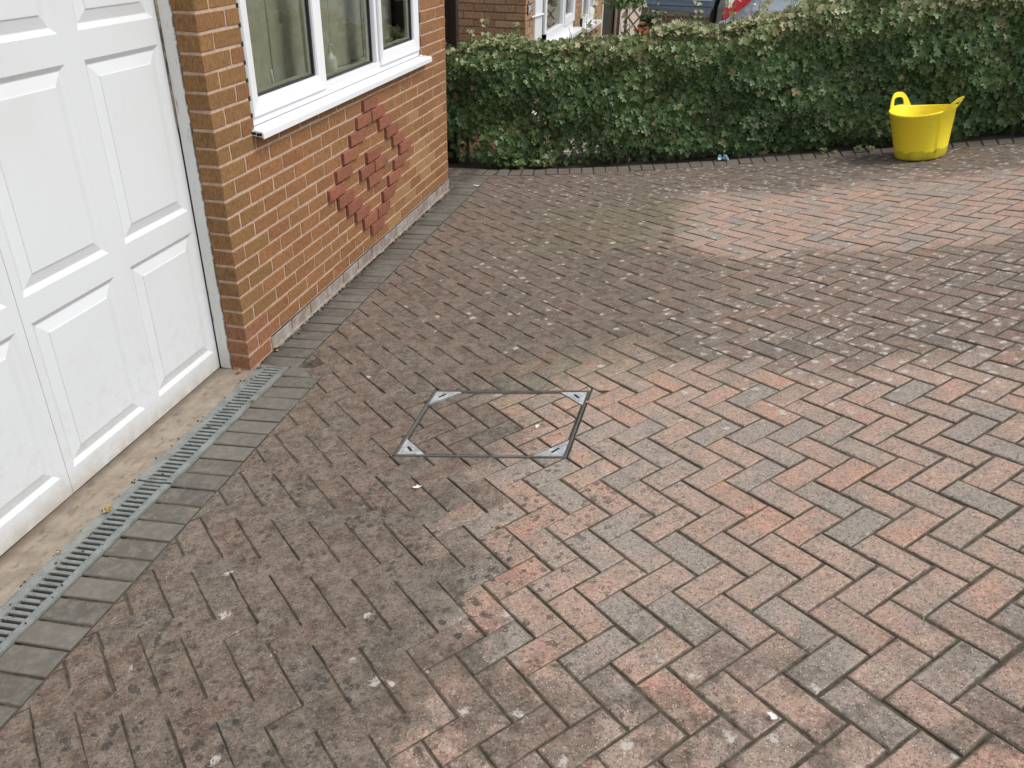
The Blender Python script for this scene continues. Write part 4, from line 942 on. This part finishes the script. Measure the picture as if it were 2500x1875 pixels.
leafobj('climbing_plant', [(.93 + random.uniform(-.11, .11), 9.7 + random.uniform(-.06, .06), .45 + random.random() * .28) for _ in range(220)], M_LEAF, 'dark climbing plant hanging in front of the board fence', 'shrub', s=.05, flatness=.9, tintv=.2)

# ------------------------------------------------------------------ parked car
cx, cy = 1.95, 7.2
car = thing('parked_car', 'silver blue car with side hinged rear door open behind the hedge', 'car', (cx, cy, .09))
def carbody():
    prof = [(.0, .34), (.02, .62), (.03, .95), (.10, 1.22), (.22, 1.56), (.55, 1.64), (1.6, 1.66), (2.5, 1.58), (3.1, 1.16), (3.3, 1.08), (4.0, .96), (4.16, .80), (4.2, .40), (4.1, .24), (3.72, .22), (3.68, .45), (3.5, .62), (3.3, .66), (3.1, .62), (2.93, .45), (2.9, .22), (1.02, .22), (.99, .45), (.82, .62), (.62, .66), (.42, .62), (.25, .45), (.21, .24), (.05, .26)]
    b = MB(); n = len(prof); lay = [(.07, .55), (.0, 0.0), (1.74, 0.0), (1.67, .55)]
    v = []
    for y_, c_ in ((.10, 1), (.02, .35), (0, 0), (1.74, 0), (1.72, .35), (1.64, 1)):
        for a, z in prof:
            tum = max(0, z - .95) * .22; yy = y_ + (tum if y_ < .87 else -tum); s = 1 - .015 * c_
            v.append(((a - 2.1) * s + 2.1, yy, .22 + (z - .22) * (1 - .012 * c_)))
    f = [tuple(range(n)), tuple(range(5 * n, 6 * n))[::-1]] + [(L_ * n + i, L_ * n + (i + 1) % n, (L_ + 1) * n + (i + 1) % n, (L_ + 1) * n + i) for L_ in range(5) for i in range(n)]
    return b.add(v, f)
body = carbody().build('body', M_PAINT, car, 0, False)
def car_panel(pts, y, d, name, mat, parent=car, lean=0):
    v = [(a, y + max(0, z - .95) * .22 * 1.0 + 0, z) for a, z in pts] + [(a, y + d + max(0, z - .95) * .22, z) for a, z in pts]; n = len(pts)
    return MB().add(v, [tuple(range(n)), tuple(range(n, 2 * n))[::-1]] + [(i, i + n, (i + 1) % n + n, (i + 1) % n) for i in range(n)]).build(name, mat, parent, .002)
car_panel([(.34, 1.12), (1.5, 1.12), (1.5, 1.52), (.45, 1.50)], -.004, .02, 'side_window', M_GLASS)
car_panel([(1.56, 1.12), (2.85, 1.14), (2.45, 1.50), (1.56, 1.53)], -.004, .02, 'side_window', M_GLASS)
# tall tail light wrapping the rear corner, grey pillar strip, flap
car_panel([(.0, .80), (.02, .86), (.12, .90), (.275, 1.04), (.42, 1.20), (.50, 1.42), (.16, 1.42), (.06, 1.20), (.015, .98)], -.012, .06, 'tail_light', M_RLIGHT)
car_panel([(.025, .985), (.075, .99), (.16, 1.12), (.20, 1.30), (.12, 1.30), (.075, 1.15)], -.0145, .01, 'clear_lens', M_WLENS)
car_panel([(-.055, .74), (.0, .80), (.015, .98), (.06, 1.20), (.16, 1.42), (.08, 1.42), (-.01, 1.15), (-.055, .98)], -.008, .07, 'rear_pillar', flat('grey_trim', (.12, .12, .125), .5))
car_panel([(-.02, .84), (.05, .86), (.10, .90), (.03, .70), (-.04, .70)], -.02, .1, 'bumper_edge', M_PAINT)
rg = MB(); fc = (.395, 1.000)
rg.tube([(fc[0] + .088 * math.cos(t), -.004 + max(0, fc[1] + .088 * math.sin(t) - .95) * .22, fc[1] + .088 * math.sin(t)) for t in [2 * math.pi * k / 28 for k in range(29)]], .0022, 4, False)
fl_ = rg.build('fuel_flap', M_BLACK, car); MB().tube([(fc[0] - .085, -.012 + .01, fc[1] + .018), (fc[0] - .05, -.016 + .01, fc[1] + .020)], .013, 8).build('hinge', M_PAINT, fl_, 0, True)
MB().tube([(.72, -.003, .7), (.73, -.002, .95), (.75, .04, 1.15)], .003, 4).build('door_seam', M_BLACK, car)
for wx_ in (.62, 3.3):
    for wy_ in (-.0, 1.56):
        t = MB(); n = 28; pr_ = [(.20, 0), (.31, .0), (.325, .03), (.325, .15), (.31, .18), (.20, .18)]
        v = [(wx_ + r * math.cos(2 * math.pi * j / n), wy_ + d, .325 + r * math.sin(2 * math.pi * j / n)) for r, d in pr_ for j in range(n)]
        w = t.add(v, [(i * n + j, i * n + (j + 1) % n, (i + 1) * n + (j + 1) % n, (i + 1) * n + j) for i in range(5) for j in range(n)]).build('wheel', M_TYRE, car)
        r_ = MB()
        for k in range(5): r_.tube([(wx_, wy_ + .05, .325), (wx_ + .2 * math.cos(k * 1.257), wy_ + .05, .325 + .2 * math.sin(k * 1.257))], .022, 5)
        r_.build('rim', M_RIM, w)
# open rear door swung out to the left, outer face towards us
dp = [(-.86, 1.02), (-.87, 1.30), (-.80, 1.62), (-.15, 1.62), (-.06, 1.16), (-.10, 1.0), (-.13, .90), (-.30, .902), (-.50, .915), (-.78, .935), (-.83, .96)]
d_ = car_panel(dp, .02, .07, 'rear_door', M_PAINT_SHADE)
MB().box(-.82, -.12, .030, .050, 1.035, 1.085).build('trim_strip', M_PAINT, d_, .006)
MB().box(-.85, -.12, .012, .022, .975, .982).build('crease', flat('shut_line', (.03, .035, .04), .6), d_)
for hx in (-.72, -.33): MB().tube([(hx + .022 * math.cos(t), .05, .905 + .022 * math.sin(t) - (.0 if hx < -.5 else .02)) for t in [2 * math.pi * k / 12 for k in range(13)]], .005, 5, False).build('ring', M_BLACK, d_)
MB().box(-.10, .03, .1, 1.6, .5, 1.5).build('boot_opening', M_BLACK, car)
MB().box(-.13, -.09, .08, .5, .55, .95).build('dark_seal', flat('dark_brown_seal', (.03, .012, .01), .6), car)

# ------------------------------------------------------------------ trees added out of view, for the reflection in the window glass
def reflection_tree(x, y, h, r, label):
    t = thing('tree', label, 'tree', (x, y, gz(x, y)), 0, None)
    MB().tube([(0, 0, -.3), (.1, 0, h * .4), (0, .1, h * .7)], [.22, .16, .06], 8).build('trunk', M_TWIG, t, 0, True)
    n = 5000; d = RNG.normal(0, 1, (n, 3)); d /= np.linalg.norm(d, axis=1)[:, None]; rad = r * RNG.uniform(.55, 1.0, n) * (1 + .18 * np.sin(d[:, 0] * 5) * np.cos(d[:, 2] * 6))
    c = d * rad[:, None]; c[:, 2] = c[:, 2] * .9 + h * .65; e = RNG.normal(0, 1, (n, 3, 3)) * .16; V_ = (c[:, None, :] + e).reshape(-1, 3)
    m_ = bpy.data.meshes.new('crown'); m_.from_pydata(V_.tolist(), [], [(3 * i, 3 * i + 1, 3 * i + 2) for i in range(n)]); m_.materials.append(M_LEAF)
    a_ = m_.attributes.new('tint', 'FLOAT', 'POINT'); a_.data.foreach_set('value', np.repeat(RNG.uniform(.1, .55, n), 3).astype(np.float32)); obj('crown', m_, t)
reflection_tree(9, 17, 4.2, 2.0, 'round green tree out of view, added for the window reflection'); reflection_tree(13, 19, 4.8, 2.3, 'taller green tree right of the round one, added for the window reflection')

# ------------------------------------------------------------------ small litter
def dry(c, s, label, mat=M_DRYLEAF):
    z0_ = zf(c[0], c[1]) + .006; v, f = [], []
    for k in range(3):
        a0_ = random.uniform(0, 6.28); k0 = len(v); ox, oy = random.gauss(0, s * .25), random.gauss(0, s * .25)
        for i in range(9):
            a = i * 2 * math.pi / 9; r = s * (.5 + .35 * ((i % 3) == 0)) * random.uniform(.7, 1.1); v.append((ox + r * math.cos(a + a0_), oy + r * math.sin(a + a0_), random.uniform(0, s * .55)))
        v.append((ox, oy, s * .08)); f += [(k0 + i, k0 + (i + 1) % 9, k0 + 9) for i in range(9)]
    return tag(obj('dry_leaf', mesh('dry_leaf', v, f, mat), None, (c[0], c[1], z0_)), label, 'leaf', 'dry leaves and seeds lying on the drive')
dry((-.045, -.038), .020, 'yellow curled leaf on the concrete below the brick corner')
dry((.036, -1.115), .024, 'biggest brown curled leaf on the drain edge beside the garage door')
dry((.020, -1.355), .012, 'small yellow leaf scrap on the drain edge nearest the camera')
dry((.03, .028), .016, 'dark brown leaf at the end of the drain', M_ROT)
dry((.028, .208), .014, 'yellow leaf at the foot of the whitened plinth brick')
dry((1.335 + .16, -1.02), .016, 'dark reddish seed cluster on the pavers right of the inspection cover', M_ROT)
dry((.165, -.29), .013, 'brown seed wing on the outer edge of the drain', M_ROT)
dry((.085, -.52), .012, 'dark leaf crumb stuck between the drain slots', M_ROT)
def feather(c, s, label, rz):
    v, f = [], []; n = 7
    for i in range(n):
        t = i / (n - 1); w_ = s * .3 * math.sin(math.pi * min(1, t * .9 + .1)) * random.uniform(.6, 1.1); v += [(t * s, -w_, .003 + random.uniform(0, s * .2)), (t * s, 0, .006), (t * s, w_, .003 + random.uniform(0, s * .25))]
    for i in range(n - 1):
        for j in (0, 1): f.append((i * 3 + j, i * 3 + j + 1, i * 3 + j + 4, i * 3 + j + 3))
    return tag(obj('feather', mesh('feather', v, f, M_FEATHER), None, (c[0], c[1], zf(*c) + .003), (0, 0, rz)), label, 'feather', 'white feathers scattered on the driveway')
feather((1.475, -.385), .028, 'white feather lying on the paved inspection cover', 1.2)
feather((1.115, -.832), .034, 'small white feather on the pavers below the inspection cover', .3)
feather((2.33, -1.70), .028, 'white down scrap on the nearest pavers at bottom right', 2.6)
feather((.17, 3.33), .05, 'white feather on the grey edging past the house corner', .1)
for i, (c, lb) in enumerate([((2.03, 1.69), 'dark seed on the clean pink pavers'), ((2.22, .42), 'dark crumb on the pavers beyond the inspection cover')]): dry(c, .012, lb, M_ROT)
# short dry grass stems and grit lying about
b = MB()
for k in range(420):
    x, y_ = random.uniform(.2, 4.6), random.uniform(-2.3, 1.8); a = random.uniform(0, 6.28); l = random.uniform(.006, .03); z_ = zf(x, y_) + .003
    b.tube([(x, y_, z_), (x + l * .5 * math.cos(a), y_ + l * .5 * math.sin(a), z_ + .002), (x + l * math.cos(a + .3), y_ + l * math.sin(a + .3), z_)], .0006, 3, False)
o = b.build('dry_stems', flat('straw', (.42, .36, .26), .9)); o['kind'] = 'stuff'
b = MB()
for k in range(260):
    y_ = random.uniform(.2, 3.1); x = .012 + abs(random.gauss(0, .012)); r = random.uniform(.002, .006); z_ = zf(x, y_) + r * .6
    b.box(-r, r, -r, r, -r * .6, r * .6, Matrix.Rotation(random.random() * 3, 3, (random.random(), random.random(), 1)), (x, y_, z_))
for k in range(70):
    y_ = random.uniform(-2.0, .05); x = random.choice([random.uniform(.02, .16), random.gauss(.012, .006)]); r = random.uniform(.0015, .004); z_ = zf(x, y_) + .0025
    b.box(-r, r, -r, r, -r * .6, r * .6, Matrix.Rotation(random.random() * 3, 3, (random.random(), random.random(), 1)), (x, y_, z_))
o = b.build('loose_grit', M_SOIL); o['kind'] = 'stuff'
S.cycles.transparent_max_bounces = 16
